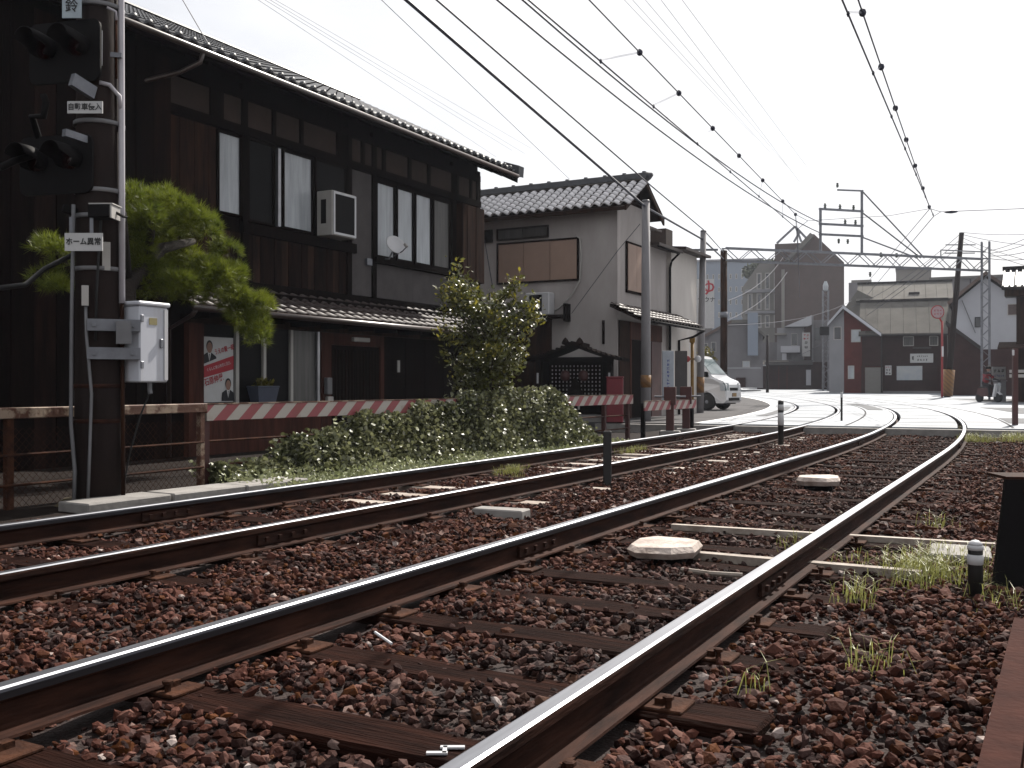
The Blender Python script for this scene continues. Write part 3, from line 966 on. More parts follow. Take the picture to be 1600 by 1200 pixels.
# gutter and its diagonal downpipe
GUT = mat('brown_gutter', (0.060, 0.036, 0.030), 0.35, var=0.4, scale=5, spec=0.6)
gt = MB(); gt.tube([(XE + .10, 1.0, 5.79), (XE + .10, 20.4, 5.73)], .048, 8)
gtt = gt.build('gutter', GUT, H, True, world=True)
MB().tube([(XE + .10, 10.62, 5.75), (XE + .06, 10.60, 5.60), (XE - .2, 10.45, 5.45), (XU + .12, 9.9, 5.18), (XU + .30, 8.9, 5.02)], .035, 8).build('downpipe', GUT, gtt, True, world=True)
# ---- lower pent roof
ly0, ly1 = 10.45, 20.1
lp = 0.45
pr = MB(); pr.prism([(XLE, 1.97), (XLE, 2.02), (XU, 2.02 + lp * 1.0), (XU, 1.97 + lp * 1.0)], 'y', ly0, ly1)
prf = pr.build('pent_roof', BLACKWOOD, H, world=True)
upl = Vector((-1, 0, lp)).normalized()
tile_low = pantile_mesh(.26, .24, BROWNTILE)
lay_tiles(prf, (XLE + .05, ly0, 2.03 - .05 * lp), (0, 1, 0), upl, ly1 - ly0, 1.09, .26, .24, tile_low, root=H)
gl = MB(); gl.tube([(XLE + .09, ly0 - .1, 1.985), (XLE + .09, ly1, 1.955)], .05, 8)
glo = gl.build('gutter', GUT, H, True, world=True)
for i in range(12):
    y = ly0 + .3 + i * .8
    wbox(prf, 'bracket', BLACKWOOD, XL - .02, XLE - .02, y, y + .07, 1.86, 1.945)
MB().tube([(XLE + .09, 10.40, 1.97), (XLE + .03, 10.38, 1.88), (XL + .02, 10.5, 1.70), (XL + .03, 10.5, -.2)], .035, 8).build('downpipe', GUT, glo, True, world=True)
# ---- ground floor front
wbox(H, 'beam', BROWNWOOD, XL - .05, XL + .05, 10.9, 20.0, 1.82, 1.94)
wbox(H, 'corner_post', REDWOOD, XL - .05, XL + .06, 10.86, 11.16, -.3, 1.815)
wbox(H, 'low_wall', REDWOOD, XL - .05, XL + .02, 11.165, 14.2, -.3, .52)
wbox(H, 'window_sill', BROWNWOOD, XL - .03, XL + .10, 11.165, 14.2, .525, .58)
for k, (a, b, pm) in enumerate(((11.17, 11.87, DARKGLASS), (11.95, 12.50, DARKGLASS), (12.60, 13.17, DARKGLASS), (13.29, 13.88, CURTAINED))):
    wbox(H, 'window_pane', pm, XL - .05, XL - .012, a, b, .585, 1.815)
    wbox(H, 'window_post', OFFWHITE if k != 3 else ALUMINIUM, XL - .04, XL + .035, b + .005, b + .07, .585, 1.815)
wbox(H, 'door_surround', REDWOOD, XL - .05, XL + .03, 14.0, 14.28, -.3, 1.815)
wbox(H, 'door_surround', REDWOOD, XL - .05, XL + .028, 14.285, 15.78, 1.60, 1.815)
wbox(H, 'door_surround', REDWOOD, XL - .05, XL + .03, 15.785, 15.90, -.3, 1.815)
dr = wbox(H, 'sliding_door', BLACKWOOD, XL - .05, XL - .02, 14.29, 15.02, -.3, 1.595)
dr2 = wbox(H, 'sliding_door', BLACKWOOD, XL - .045, XL - .008, 15.025, 15.78, -.3, 1.595)
for d_, a in ((dr, 14.33), (dr2, 15.07)):
    for k in range(7):
        wbox(d_, 'lattice_slat', DARKWOOD, XL - .02, XL + .006, a + k * .1, a + k * .1 + .035, .35, 1.52)
wbox(H, 'door_lamp', OFFWHITE, XL + .03, XL + .10, 14.86, 15.36, 1.68, 1.76, .01)
wbox(H, 'meter_box', GREYPAINT, XL + .03, XL + .12, 14.06, 14.2, .70, 1.0, .01)
wbox(H, 'meter_box', OFFWHITE, XL + .03, XL + .10, 14.10, 14.26, .42, .66, .01)
wbox(H, 'name_plate', OFFWHITE, XL - .028, XL - .01, 16.42, 16.50, 1.12, 1.36)
wbox(H, 'side_wall', BLACKWOOD, XL - .058, XL - .03, 15.905, 20.0, -.3, 1.815)
for i in range(9):
    wbox(H, 'plank', BLACKWOOD, XL - .029, XL - .014 - (i % 2) * .006, 16.7 + i * .36, 16.7 + i * .36 + .35, -.3, 1.81)

# ------------------------------------------------------------------ things fixed to or standing by the wooden house
ac = thing('air_conditioner', 'tall beige window air conditioner fixed under the eaves of the dark wooden house', 'air conditioner', (XU + .07, 14.3, 3.60))
lbox(ac, 'casing', OFFWHITE, 0, .36, 0, .70, 0, .82, .012)
fr_ = MB().box(.362, .385, .02, .06, .02, .80).box(.362, .385, .64, .68, .02, .80).box(.362, .386, .06, .64, .02, .06).box(.362, .386, .06, .64, .76, .80)
fr_.build('front_frame', WHITEPAINT, ac)
lbox(ac, 'grille', BLACKMETAL, .361, .368, .06, .64, .06, .76)
lbox(ac, 'side_vent', BLACKMETAL, .10, .22, -.004, .0, .22, .66)
dish = thing('satellite_dish', 'white satellite dish on the sill of the grey boarded upper window', 'satellite dish', (XU + .05, 15.95, 3.35))
db = MB()
prof = [(.001, .0)] + [(.22 * k / 6, .05 * (k / 6) ** 2) for k in range(1, 7)]
prof += [(p[0] * .98, p[1] + .012) for p in reversed(prof)]
db.lathe(prof, (0.30, .42, .30), 20, axis=(.80, -.35, .48))
db.build('reflector', WHITEPAINT, dish, True)
MB().tube([(0, .42, .05), (.16, .42, .05), (.26, .44, .24)], .018, 8).build('mount', GREYMETAL, dish)
MB().tube([(.27, .43, .10), (.50, .40, .18), (.62, .38, .26)], .011, 6).build('feed_arm', GREYMETAL, dish)
MB().tube([(.62, .38, .26), (.56, .40, .32)], .032, 8).build('receiver', OFFWHITE, dish)
lbox(dish, 'clamp', GREYMETAL, -.03, .03, -.12, .05, -.12, .02, .008)

poster = thing('election_poster', 'red and white political poster with two suited men on the house window', 'poster', (XL - .006, 11.52, .60))
PW, PH = .64, 1.02
lbox(poster, 'board', SIGNWHITE, 0, .012, -PW / 2, PW / 2, 0, PH)
band = MB()
band.add([(.0165, -PW / 2, .38), (.0165, PW / 2, .56 - .10 + .06), (.0165, PW / 2, .74), (.0165, -PW / 2, .56)], [(0, 1, 2, 3)])
band.build('red_band', INKRED, poster)
SUIT = mat('print_suit', (0.012, 0.013, 0.018), 0.7, var=0.2); SKIN = mat('print_skin', (0.36, 0.20, 0.15), 0.7, var=0.2); HAIR = mat('print_hair', (0.010, 0.009, 0.009), 0.7)
def flat_poly(par, pts, x, m, nm):
    mb = MB(); mb.add([(x, p[0], p[1]) for p in pts], [tuple(range(len(pts)))]); return mb.build(nm, m, par)
def ell(cy, cz, ry, rz, n=18, a0=0, a1=2 * math.pi):
    return [(cy + ry * math.cos(a0 + (a1 - a0) * k / n), cz + rz * math.sin(a0 + (a1 - a0) * k / n)) for k in range(n)]
def bust(cy, z0, s, flip):
    flat_poly(poster, [(cy - .15 * s, z0), (cy + .15 * s, z0 + .10 * s * flip), (cy + .14 * s, z0 + .13 * s), (cy + .04 * s, z0 + .19 * s), (cy - .05 * s, z0 + .19 * s), (cy - .14 * s, z0 + .14 * s)], .0180, SUIT, 'printed_suit')
    flat_poly(poster, [(cy - .035 * s, z0 + .19 * s), (cy, z0 + .05 * s), (cy + .035 * s, z0 + .19 * s)], .0195, INKWHITE, 'printed_shirt')
    flat_poly(poster, [(cy - .008 * s, z0 + .17 * s), (cy, z0 + .05 * s), (cy + .008 * s, z0 + .17 * s)], .0210, SUIT, 'printed_tie')
    flat_poly(poster, ell(cy, z0 + .29 * s, .068 * s, .092 * s), .0195, HAIR, 'printed_hair')
    flat_poly(poster, ell(cy, z0 + .265 * s, .056 * s, .085 * s), .0210, SKIN, 'printed_face')
bust(-.20, .585, 1.0, 1)
bust(.20, .015, .95, 0)
lettering(poster, 'うえの賢一郎', INKRED, .098, (.0195, .115, .825), (R(90), R(-14), R(90)), squeeze=.74, bold=.002)
lettering(poster, '石原伸晃', INKRED, .128, (.0195, -.105, .345), (R(90), R(-14), R(90)), squeeze=.80, bold=.002)
lettering(poster, 'くらしに安心、', INKWHITE, .058, (.0195, -.10, .535), (R(90), R(-14), R(90)), squeeze=.8)
lettering(poster, '地方に活力。', INKWHITE, .058, (.0195, .15, .60), (R(90), R(-14), R(90)), squeeze=.8)

pl = thing('planter', 'blue grey planter tub with small yellow green plant on the house sill', 'planter', (XL + .16, 12.36, .585))
MB().add([(x, y, 0) for x, y in ((-.09, -.20), (.09, -.20), (.09, .20), (-.09, .20))] + [(x, y, .24) for x, y in ((-.12, -.25), (.12, -.25), (.12, .25), (-.12, .25))],
         [(3, 2, 1, 0), (0, 1, 5, 4), (1, 2, 6, 5), (2, 3, 7, 6), (3, 0, 4, 7)]).build('tub', BLUEPLASTIC, pl)
MB().box(-.13, .13, -.26, .26, .241, .27, bevel=.008).build('rim', BLUEPLASTIC, pl)
YLEAF = mat('yellow_green_leaf', (0.22, 0.19, 0.02), 0.5, var=0.4, island=0.4, translucent=0.3)

# ------------------------------------------------------------------ leaf and needle clouds
def cloud_mesh(name, polys, m, smooth=False):
    """polys: array (n, k, 3): n separate k-gons"""
    n, k, _ = polys.shape
    me = bpy.data.meshes.new(name)
    me.vertices.add(n * k); me.vertices.foreach_set('co', polys.astype(np.float32).ravel())
    me.loops.add(n * k); me.loops.foreach_set('vertex_index', np.arange(n * k, dtype=np.int32))
    me.polygons.add(n); me.polygons.foreach_set('loop_start', np.arange(0, n * k, k, dtype=np.int32))
    me.polygons.foreach_set('use_smooth', np.zeros(n, bool))
    me.update(calc_edges=True)
    me.materials.append(m)
    return me
def unit(v):
    return v / (np.linalg.norm(v, axis=1)[:, None] + 1e-9)
def leaves(pts, size, spread=1.0, up=0.3, aspect=0.5, out=None):
    """pointed leaves (6-gons, slightly folded) at pts; returns (n,6,3)"""
    n = len(pts)
    d = RNG.normal(size=(n, 3)); d[:, 2] = d[:, 2] * .7 + up
    if out is not None: d = d * spread + out
    d = unit(d)
    w = unit(np.cross(d, RNG.normal(size=(n, 3))))
    nrm = np.cross(d, w)
    s = size * RNG.uniform(.6, 1.3, n)[:, None]
    hw = w * s * aspect * .5
    P = [pts, pts + d * s * .3 + hw * .85 + nrm * s * .04, pts + d * s * .65 + hw + nrm * s * .05, pts + d * s * 1.05, pts + d * s * .65 - hw + nrm * s * .05, pts + d * s * .3 - hw * .85 + nrm * s * .04]
    return np.stack(P, 1)
def in_blob(n, c, r, surf=0.5):
    """points in an ellipsoid, biased to the outside"""
    d = unit(RNG.normal(size=(n, 3)))
    q = RNG.uniform(surf ** 3, 1, n) ** (1 / 3)
    return np.array(c)[None] + d * q[:, None] * np.array(r)[None], d
pp, dd = in_blob(90, (0, .02, .30), (.09, .20, .06), 0.2)
put('plant', cloud_mesh('plant', leaves(pp, .075, up=.6), YLEAF), pl)

# ------------------------------------------------------------------ clipped pine in front of the house
PINE_NEEDLE = mat('pine_needle', (0.26, 0.30, 0.030), 0.5, col2=(0.12, 0.16, 0.018), scale=3, island=0.35, translucent=0.40, spec=0.3)
BARK = mat('pine_bark', (0.035, 0.024, 0.018), 0.9, var=0.5, scale=10, bump=0.8)
pine = thing('pine_tree', 'cloud pruned green pine tree drooping in front of the wooden house', 'tree', (-9.2, 7.6, -.25))
Lp = Vector(pine.location)
trunk = MB()
def pl_(*p): return [Vector(q) - Lp for q in p]
trunk.tube(pl_((-9.2, 7.6, -.3), (-9.25, 7.5, .5), (-9.1, 7.7, 1.3), (-9.3, 7.9, 2.0), (-9.3, 8.4, 2.5), (-9.3, 8.9, 2.65)), [.13, .12, .11, .10, .07, .04], 10)
trunk.build('trunk', BARK, pine, True)
for a in (((-9.3, 7.9, 2.0), (-9.3, 8.7, 2.3), (-9.25, 9.3, 2.2), (-9.2, 9.75, 1.85)), ((-9.2, 7.75, 1.6), (-9.35, 7.2, 2.1), (-9.3, 6.95, 2.3)), ((-9.3, 8.2, 2.4), (-9.0, 8.0, 2.8)), ((-9.3, 7.9, 2.1), (-8.9, 7.5, 2.75), (-8.85, 7.3, 2.9))):
    MB().tube(pl_(*a), [.055, .04, .03, .015][:len(a)], 8).build('limb', BARK, pine, True)
blobs = [((-9.3, 8.10, 2.78), (.46, .48, .34), 10), ((-9.3, 8.60, 2.84), (.48, .46, .32), 12), ((-9.25, 8.98, 2.58), (.38, .30, .34), 9), ((-9.2, 8.45, 2.42), (.50, .60, .28), 9), ((-9.2, 8.10, 2.12), (.42, .45, .24), 5),
         ((-9.2, 9.22, 2.30), (.28, .22, .26), 7), ((-9.18, 9.48, 2.06), (.24, .20, .24), 7), ((-9.15, 9.72, 1.86), (.22, .19, .22), 7), ((-9.15, 9.88, 1.62), (.18, .15, .20), 5), ((-9.2, 8.7, 2.12), (.40, .42, .20), 5),
         ((-9.3, 6.98, 2.30), (.26, .24, .26), 5), ((-9.3, 6.86, 2.00), (.22, .18, .18), 4)]
for (c, r_, nsub) in blobs:
    tri_all = []
    cen, dr_ = in_blob(nsub, np.array(c) - np.array(Lp), np.array(r_) * .92, .75)
    for c2, d2 in zip(cen, dr_):
        rr = random.uniform(.16, .26) if r_[1] > .3 else random.uniform(.11, .17)
        n = int(95 * (rr / .2) ** 2)
        pts, dirs = in_blob(n, c2, (rr, rr, rr * .75), .8)
        keep = dirs[:, 2] > -.45
        pts, dirs = pts[keep], dirs[keep]
        n = len(pts)
        up_ = unit(dirs * np.array([1, 1, .7]) + np.array([0, 0, .5]))
        K = 20
        base = np.repeat(pts, K, 0); u = np.repeat(up_, K, 0)
        d = unit(u * .8 + RNG.normal(size=(n * K, 3)) * .5)
        L_ = (RNG.uniform(.06, .115, n * K) * np.repeat(RNG.uniform(.7, 1.5, n), K))[:, None]
        w = unit(np.cross(d, RNG.normal(size=(n * K, 3)))) * .0032
        tri_all.append(np.stack([base - w, base + w, base + d * L_], 1))
    o = put('foliage', cloud_mesh('foliage', np.concatenate(tri_all), PINE_NEEDLE), pine)
    o['kind'] = 'stuff'

# ------------------------------------------------------------------ broadleaf shrub rising out of the hedge
SHRUBLEAF = mat('shrub_leaf', (0.17, 0.175, 0.035), 0.36, col2=(0.05, 0.06, 0.015), scale=2, island=0.5, translucent=0.22, spec=0.6)
YOUNGLEAF = mat('young_shrub_leaf', (0.36, 0.31, 0.04), 0.4, col2=(0.2, 0.19, 0.03), scale=2, island=0.35, translucent=0.35, spec=0.5)
shrub = thing('broadleaf_shrub', 'tall leafy shrub with yellowish tips growing up out of the ivy hedge', 'shrub', (-7.65, 13.35, -.2))
Ls = np.array(shrub.location)
tk = MB(); tk.tube([(0, 0, 0), (.03, -.02, .8), (-.02, .03, 1.6), (.02, 0, 2.5)], [.05, .045, .03, .012], 8); tk.build('trunk', BARK, shrub, True)
rg = random.Random(5)
lc, yc = [], []
for k in range(64):
    z0 = rg.uniform(.7, 2.3); a = rg.uniform(0, 2 * math.pi)
    L_ = rg.uniform(.45, .85) * (1.0 if z0 > .9 else .8)
    rise = rg.uniform(.15, .75)
    tip = Vector((math.cos(a) * L_, math.sin(a) * L_, z0 + rise))
    tip.z = min(tip.z, 3.10 - 1.25 * (tip.x ** 2 + tip.y ** 2) + .15 * math.sin(k))
    MB().tube([(0, 0, z0), (tip.x * .5, tip.y * .5, z0 + (tip.z - z0) * .4), tuple(tip)], [.014, .010, .005], 5).build('branch', BARK, shrub)
    n = rg.randint(50, 85)
    tt = RNG.uniform(.35, 1.05, n)[:, None]
    q = (1 - tt) * np.array([0, 0, z0]) + tt * np.array(tip) + RNG.normal(size=(n, 3)) * .065
    lc.append(q)
    m_ = rg.randint(8, 18) if tip.z > 1.5 or rg.random() < .4 else 4
    yc.append(np.array(tip)[None] + RNG.normal(size=(m_, 3)) * .055)
core, _ = in_blob(1500, (0, 0, 1.35), (.46, .46, .95), .3)
lc.append(core)
lc = np.concatenate(lc); yc = np.concatenate(yc)
o = put('foliage', cloud_mesh('foliage', leaves(lc, .078, up=.35, aspect=.48), SHRUBLEAF), shrub); o['kind'] = 'stuff'
o = put('young_foliage', cloud_mesh('young_foliage', leaves(yc, .070, up=.8, aspect=.45), YOUNGLEAF), shrub); o['kind'] = 'stuff'

# ------------------------------------------------------------------ ivy smothering the fence
IVYLEAF = mat('ivy_leaf', (0.27, 0.275, 0.14), 0.40, col2=(0.075, 0.085, 0.035), scale=2, island=0.7, translucent=0.25, spec=0.45)
IVYPALE = mat('pale_ground_leaf', (0.42, 0.44, 0.24), 0.5, col2=(0.22, 0.25, 0.11), scale=2, island=0.4, translucent=0.25, spec=0.5)
ivy = thing('ivy_hedge', 'glossy ivy smothering the striped board fence beside the farther track', 'hedge', (-7.2, 11.5, -.2))
Li = np.array(ivy.location)
def fence_x(y): return -7.53 + (y - 7.3) * .0596
def hedge_top(y):
    a = np.interp(y, [7.4, 8.2, 8.9, 9.6, 10.6, 12.0, 13.5, 14.3, 15.0, 15.5], [.00, .12, .34, .48, .56, .74, .80, .82, .50, .08])
    return a + .05 * np.sin(y * 5.3) + .04 * np.sin(y * 11.1 + 1)
n = 30000
y = RNG.uniform(7.4, 15.5, n); tp_ = hedge_top(y)
u = RNG.uniform(0, 1, n)
zz = -.15 + (tp_ + .15) * u
bulge = .16 + .10 * np.sin(y * 3.7) * .5 + .26 * (1 - u) ** 1.5 * np.clip((y - 7.4), 0, 1)
xx = fence_x(y) + bulge * np.sqrt(np.clip(1 - (u * .95) ** 2, 0, 1)) + RNG.normal(0, .05, n)
back = RNG.uniform(size=n) < .22
xx[back] = fence_x(y[back]) - RNG.uniform(0, .25, back.sum())
pts = np.column_stack([xx, y, zz]) - Li
out = np.column_stack([np.full(n, .55), RNG.normal(0, .25, n), np.full(n, -.25)])
o = put('foliage', cloud_mesh('foliage', leaves(pts, .052, spread=.8, up=.0, aspect=.95, out=out), IVYLEAF), ivy); o['kind'] = 'stuff'
st = MB()
for k in range(26):
    yy_ = 8.3 + k * .27
    t_ = float(hedge_top(np.array([yy_]))[0])
    fx = fence_x(yy_)
    st.tube([(fx - Li[0], yy_ - Li[1], -.15 - Li[2]), (fx + .05 - Li[0], yy_ + .1 - Li[1], t_ * .5 - Li[2]), (fx - Li[0], yy_ - .06 - Li[1], t_ * .95 - Li[2])], .012, 5)
o = st.build('stem', BARK, ivy); o['kind'] = 'stuff'
# low pale plants between the hedge and the rail
n = 16000
y = RNG.uniform(7.2, 16.2, n); xx = RNG.uniform(-7.25, -6.28, n) + .03 * (y - 7.2)
keep = xx < -6.22 - .18 * np.sin(y * 2.1) ** 2
y, xx = y[keep], xx[keep]
hh = RNG.uniform(0, 1, len(y)) ** 2 * (.06 + .14 * np.clip((-6.5 - xx), 0, 1))
pts = np.column_stack([xx, y, -.15 + hh])
o = put('ground_cover', cloud_mesh('ground_cover', leaves(pts, .042, up=.7, aspect=.6), IVYPALE))
tag(o, 'pale green low weeds along the foot of the ivy hedge', 'weeds', kind='stuff')
# ------------------------------------------------------------------ fences by the tracks
fenceL = thing('rusty_fence', 'low rusty steel fence with wire mesh behind the signal pole', 'fence', (-7.53, 4.5, -.2))
def angle_post(par, x, y, z0, z1, m, nm='post'):
    MB().box(x - .03, x + .03, y - .03, y + .03, z0, z1, bevel=.004).build(nm, m, par, world=True)
for y in (1.3, 3.25, 5.2, 7.30):
    angle_post(fenceL, -7.53, y, -.2, .66, RUSTPAINT if y > 7 else RUST)
wbox(fenceL, 'top_rail', RUSTPAINT, -7.56, -7.47, .3, 7.34, .600, .690, .006)
for z in (.30, .05):
    MB().tube([(-7.49, .3, z), (-7.49, 7.3, z)], .012, 6).build('wire_rail', RUST, fenceL, world=True)
ch = MB()
yy0, yy1, zz0, zz1 = .3, 7.28, -.14, .52
k = .065
n = int((yy1 - yy0) / k)
rows = int((zz1 - zz0) / k)
for i in range(-rows, n):
    for sgn in (1, -1):
        a = yy0 + i * k if sgn > 0 else yy0 + (i + rows) * k
        b = a + sgn * rows * k
        za, zb = zz0, zz1
        lo, hi = (a, b) if a < b else (b, a)
        if hi < yy0 + .05 or lo > yy1 - .05: continue
        pa, pb = Vector((-7.50, a, za)), Vector((-7.50, b, zb))
        if pa.y < yy0 or pa.y > yy1:
            f_ = ((yy0 if pa.y < yy0 else yy1) - pa.y) / (pb.y - pa.y); pa = pa.lerp(pb, f_)
        if pb.y < yy0 or pb.y > yy1:
            f_ = ((yy0 if pb.y < yy0 else yy1) - pa.y) / (pb.y - pa.y); pb = pa.lerp(pb, f_)
        ch.tube([pa, pb], .0022, 3, caps=False)
tag(ch.build('wire_mesh', RUST, fenceL, world=True), kind='stuff')

STRIPE = stripe_mat('red_white_stripes', (0.22, 0.055, 0.062), (0.33, 0.305, 0.275), .34, -1.15, 1, wear=.2)
def striped_fence(label, a, b, top, hgt, posts, post_m, rails=(), lowrails=()):
    """a, b: (x, y) ends"""
    a, b = Vector((a[0], a[1], 0)), Vector((b[0], b[1], 0))
    d = (b - a); L = d.length
    ang = math.atan2(-d.x, d.y)
    t = thing('striped_fence', label, 'fence', (a.x, a.y, -.15), ang)
    lbox(t, 'striped_board', STRIPE, 0, .03, 0, L, top + .15 - hgt, top + .15, .004)
    lbox(t, 'board_cap', RUSTPAINT, -.004, .036, .002, L - .002, top + .151, top + .163)
    for y in posts:
        lbox(t, 'post', post_m, -.075, -.003, y - .035, y + .035, -.05, top + .12, .005)
    for z in lowrails:
        MB().tube([(-.03, .02, z), (-.03, L - .02, z)], .014, 6).build('lower_rail', RUST, t)
    return t
striped_fence('long red and white striped board fence half covered by ivy', (-7.53, 7.36), (-6.96, 17.6), .675, .165, (.03, 2.6, 5.2, 7.6, 9.15, 10.15), DARKRED, lowrails=(.20, .45))
striped_fence('short faded striped fence section by the street corner', (-6.55, 17.15), (-6.42, 19.75), .56, .17, (.06, 2.52), BLACKMETAL)
# brown steel crossing gear boxes behind the short fence
for k, (px, lb) in enumerate(((1047, 'rust brown steel post with box, nearer the striped fence end'), (1072, 'rust brown steel post with box, nearer the concrete pole'))):
    b = at_depth(px, 672, 19.3 + k * .9); b.z = -.12
    g_ = thing('gear_post', lb, 'post', (b.x, b.y, -.14), R(15), 'brown steel gear posts at the crossing corner')
    lbox(g_, 'base', CONCRETE, -.20, .20, -.16, .16, -.02, .12, .02)
    lbox(g_, 'column', DARKRED, -.075, .075, -.06, .06, .12, .62, .006)
    lbox(g_, 'box', DARKRED, -.115, .115, -.085, .085, .62, .97, .008)
    MB().tube([(-.30, -.02, .78), (.30, -.02, .78)], .018, 8).build('arm', GREYMETAL, g_)

# ------------------------------------------------------------------ concrete cable trough beside the far track
tr = thing('cable_trough', 'short run of pale concrete cable trough lids beside the farther track', 'cable trough', (-6.9, 6.7, -.17))
for k, (y, dx, rz) in enumerate(((5.75, 0, .02), (6.62, .03, .05), (7.45, .09, .03))):
    o = MB().box(-.19, .19, -.42, .42, 0, .09, bevel=.012).build('lid', CONCRETE, tr)
    o.location = (dx, y - 6.7, .01); o.rotation_euler = (0, 0, -rz)
# mossy stone base by the pole
mb = MB(); mb.lathe([(.34, 0), (.36, .05), (.30, .10), (.1, .12), (.01, .12)], n=12)
MOSS = mat('mossy_concrete', (0.15, 0.11, 0.06), 0.9, col2=(0.06, 0.05, 0.02), scale=8, bump=.5)

# ------------------------------------------------------------------ signal pole at the left
SP = Vector((-7.232, 5.846, -.2))
sp_ = thing('signal_pole', 'thick dark concrete signal pole with conduits and bands at the left', 'pole', SP)
MB().lathe([(.205, 0), (.20, 1.0), (.19, 3.0), (.175, 6.5)], n=24).build('shaft', DARKPOLE, sp_, True)
mb.build('base', MOSS, sp_)
for z in (.75, 1.05, 2.05, 2.5, 2.72, 3.3, 4.3):
    MB().lathe([(.207, z), (.211, z + .003), (.211, z + .033), (.207, z + .036)], n=24).build('band', RUSTDARK if z < 1.2 else GREYPAINT, sp_, True)
# axes for things facing the camera side: r = picture right, c = towards the camera
rv = Vector((CY, SY, 0)); cv = Vector((0.78, -0.63, 0)).normalized(); rv2 = Vector((.63, .78, 0))
def lp(r, c, z): return rv2 * r + cv * c + Vector((0, 0, z))
PVC = mat('pale_pvc_conduit', (0.58, 0.56, 0.60), 0.4, var=.2, scale=3)
MB().tube([lp(.18, .13, 1.78), lp(.178, .13, 3.0), lp(.172, .125, 5.0), lp(.165, .12, 6.6)], .026, 10).build('conduit', PVC, sp_, True)
MB().tube([lp(.18, .13, 1.78), lp(.185, .13, .9), lp(.19, .14, .02)], .018, 8).build('conduit', BROWNWOOD, sp_, True)
MB().tube([lp(-.20, .15, 2.6), lp(-.215, .14, 1.6), lp(-.22, .14, .75), lp(-.19, .14, .35), lp(-.20, .15, .0)], .016, 8).build('cable', GREYPAINT, sp_, True)
MB().tube([lp(-.105, .19, 1.74), lp(-.10, .20, 1.5), lp(-.06, .21, 1.0), lp(-.075, .21, .5), lp(-.09, .2, .05)], .013, 8).build('cable', GREYPAINT, sp_, True)
MB().obox(lp(-.11, .20, 1.83), rv2, cv, (0, 0, 1), .055, .04, .17).build('cable_guard', OFFWHITE, sp_)
MB().tube([lp(.02, .20, 2.6), lp(-.02, .21, 1.9), lp(-.03, .215, 1.45)], .012, 6).build('cable', BLACKRUBBER, sp_, True)
MB().tube([lp(.175, .13, 3.42), lp(.16, .16, 3.55), lp(.08, .19, 3.63), lp(0, .2, 3.64)], .018, 8).build('conduit', PVC, sp_, True)
MB().tube([lp(.135, .15, 4.2), lp(.13, .16, 4.27), lp(.06, .185, 4.29)], .012, 8).build('conduit', PVC, sp_, True)
MB().tube([lp(.135, .155, 3.7), lp(.135, .15, 4.2)], .010, 8).build('conduit', RUST, sp_, True)
MB().obox(lp(.055, .203, 2.17), rv2, cv, (0, 0, 1), .065, .006, .24).build('paper_notice', OFFWHITE, sp_)
# steel channels that carry the cabinet
for z in (1.585, 1.345):
    c_ = MB()
    c_.obox(lp(.115, .225, z), rv2, cv, (0, 0, 1), .42, .035, .10)
    for r_ in (-.04, .26):
        c_.obox(lp(r_, .25, z), rv2, cv, (0, 0, 1), .03, .03, .03)
    c_.build('channel', GREYMETAL, sp_)
MB().obox(lp(.19, .285, 1.52), rv2, cv, (0, 0, 1), .12, .08, .19).build('switch_box', GREYPAINT, sp_)
cab = thing('equipment_cabinet', 'white steel equipment cabinet hung on the right of the signal pole', 'cabinet', SP + lp(.365, .02, 1.10), math.atan2(rv2.y, rv2.x) - R(48))
lbox(cab, 'body', CABINET, -.115, .115, -.165, .165, 0, .66, .012)
lbox(cab, 'lid', CABINET, -.13, .13, -.185, .185, .661, .70, .012)
lbox(cab, 'door_edge', WHITEPAINT, .116, .127, .11, .15, .02, .64)
for z_ in (.12, .52):
    lbox(cab, 'hinge', GREYMETAL, .116, .130, -.16, -.13, z_, z_ + .06, .003)
lbox(cab, 'latch', GREYMETAL, .116, .134, .06, .09, .30, .38, .004)
lbox(cab, 'label_plate', mat('faded_yellow_label', (.42, .36, .16), .6), .116, .119, -.06, .03, .50, .56)
MB().tube([(.06, .0, .0), (.06, 0, -.06), (.07, 0, -.10)], .02, 8).build('cable_gland', GREYPAINT, cab)
MB().tube([(.06, .0, -.09), (.0, -.05, -.3), (-.05, -.12, -.62), (-.1, -.15, -.96)], .008, 6).build('cable', BLACKRUBBER, cab)

# lamp heads facing down the line
def hood(par, c, s):
    """half-open visor round a lamp at local c, pointing along -Y"""
    mb_ = MB()
    n = 14
    vs, fs = [], []
    for (r_, y, cut) in ((.098, 0, 0), (.105, -.13, .35), (.100, -.28, .9)):
        for k in range(n + 1):
            a = R(-55) + (R(290)) * k / n
            vs.append((c[0] + r_ * math.cos(a), c[1] + y * (1 if math.sin(a) > -.2 else .45), c[2] + r_ * math.sin(a)))
    m_ = n + 1
    for j in range(2):
        for k in range(n):
            fs.append((j * m_ + k, j * m_ + k + 1, (j + 1) * m_ + k + 1, (j + 1) * m_ + k))
    mb_.add(vs, fs)
    o_ = mb_.build('hood', BLACKMETAL, par, True)
    sm = o_.modifiers.new('thickness', 'SOLIDIFY'); sm.thickness = .006
    MB().lathe([(.001, .0), (.088, -.004), (.092, -.02), (.001, -.034)], (c[0], c[1] - .002, c[2]), 16, axis=(0, 1, 0)).build('lens', LENS, par, True)
LENS = mat('dark_lens', (0.03, 0.006, 0.006), 0.15, var=.2, spec=.8)
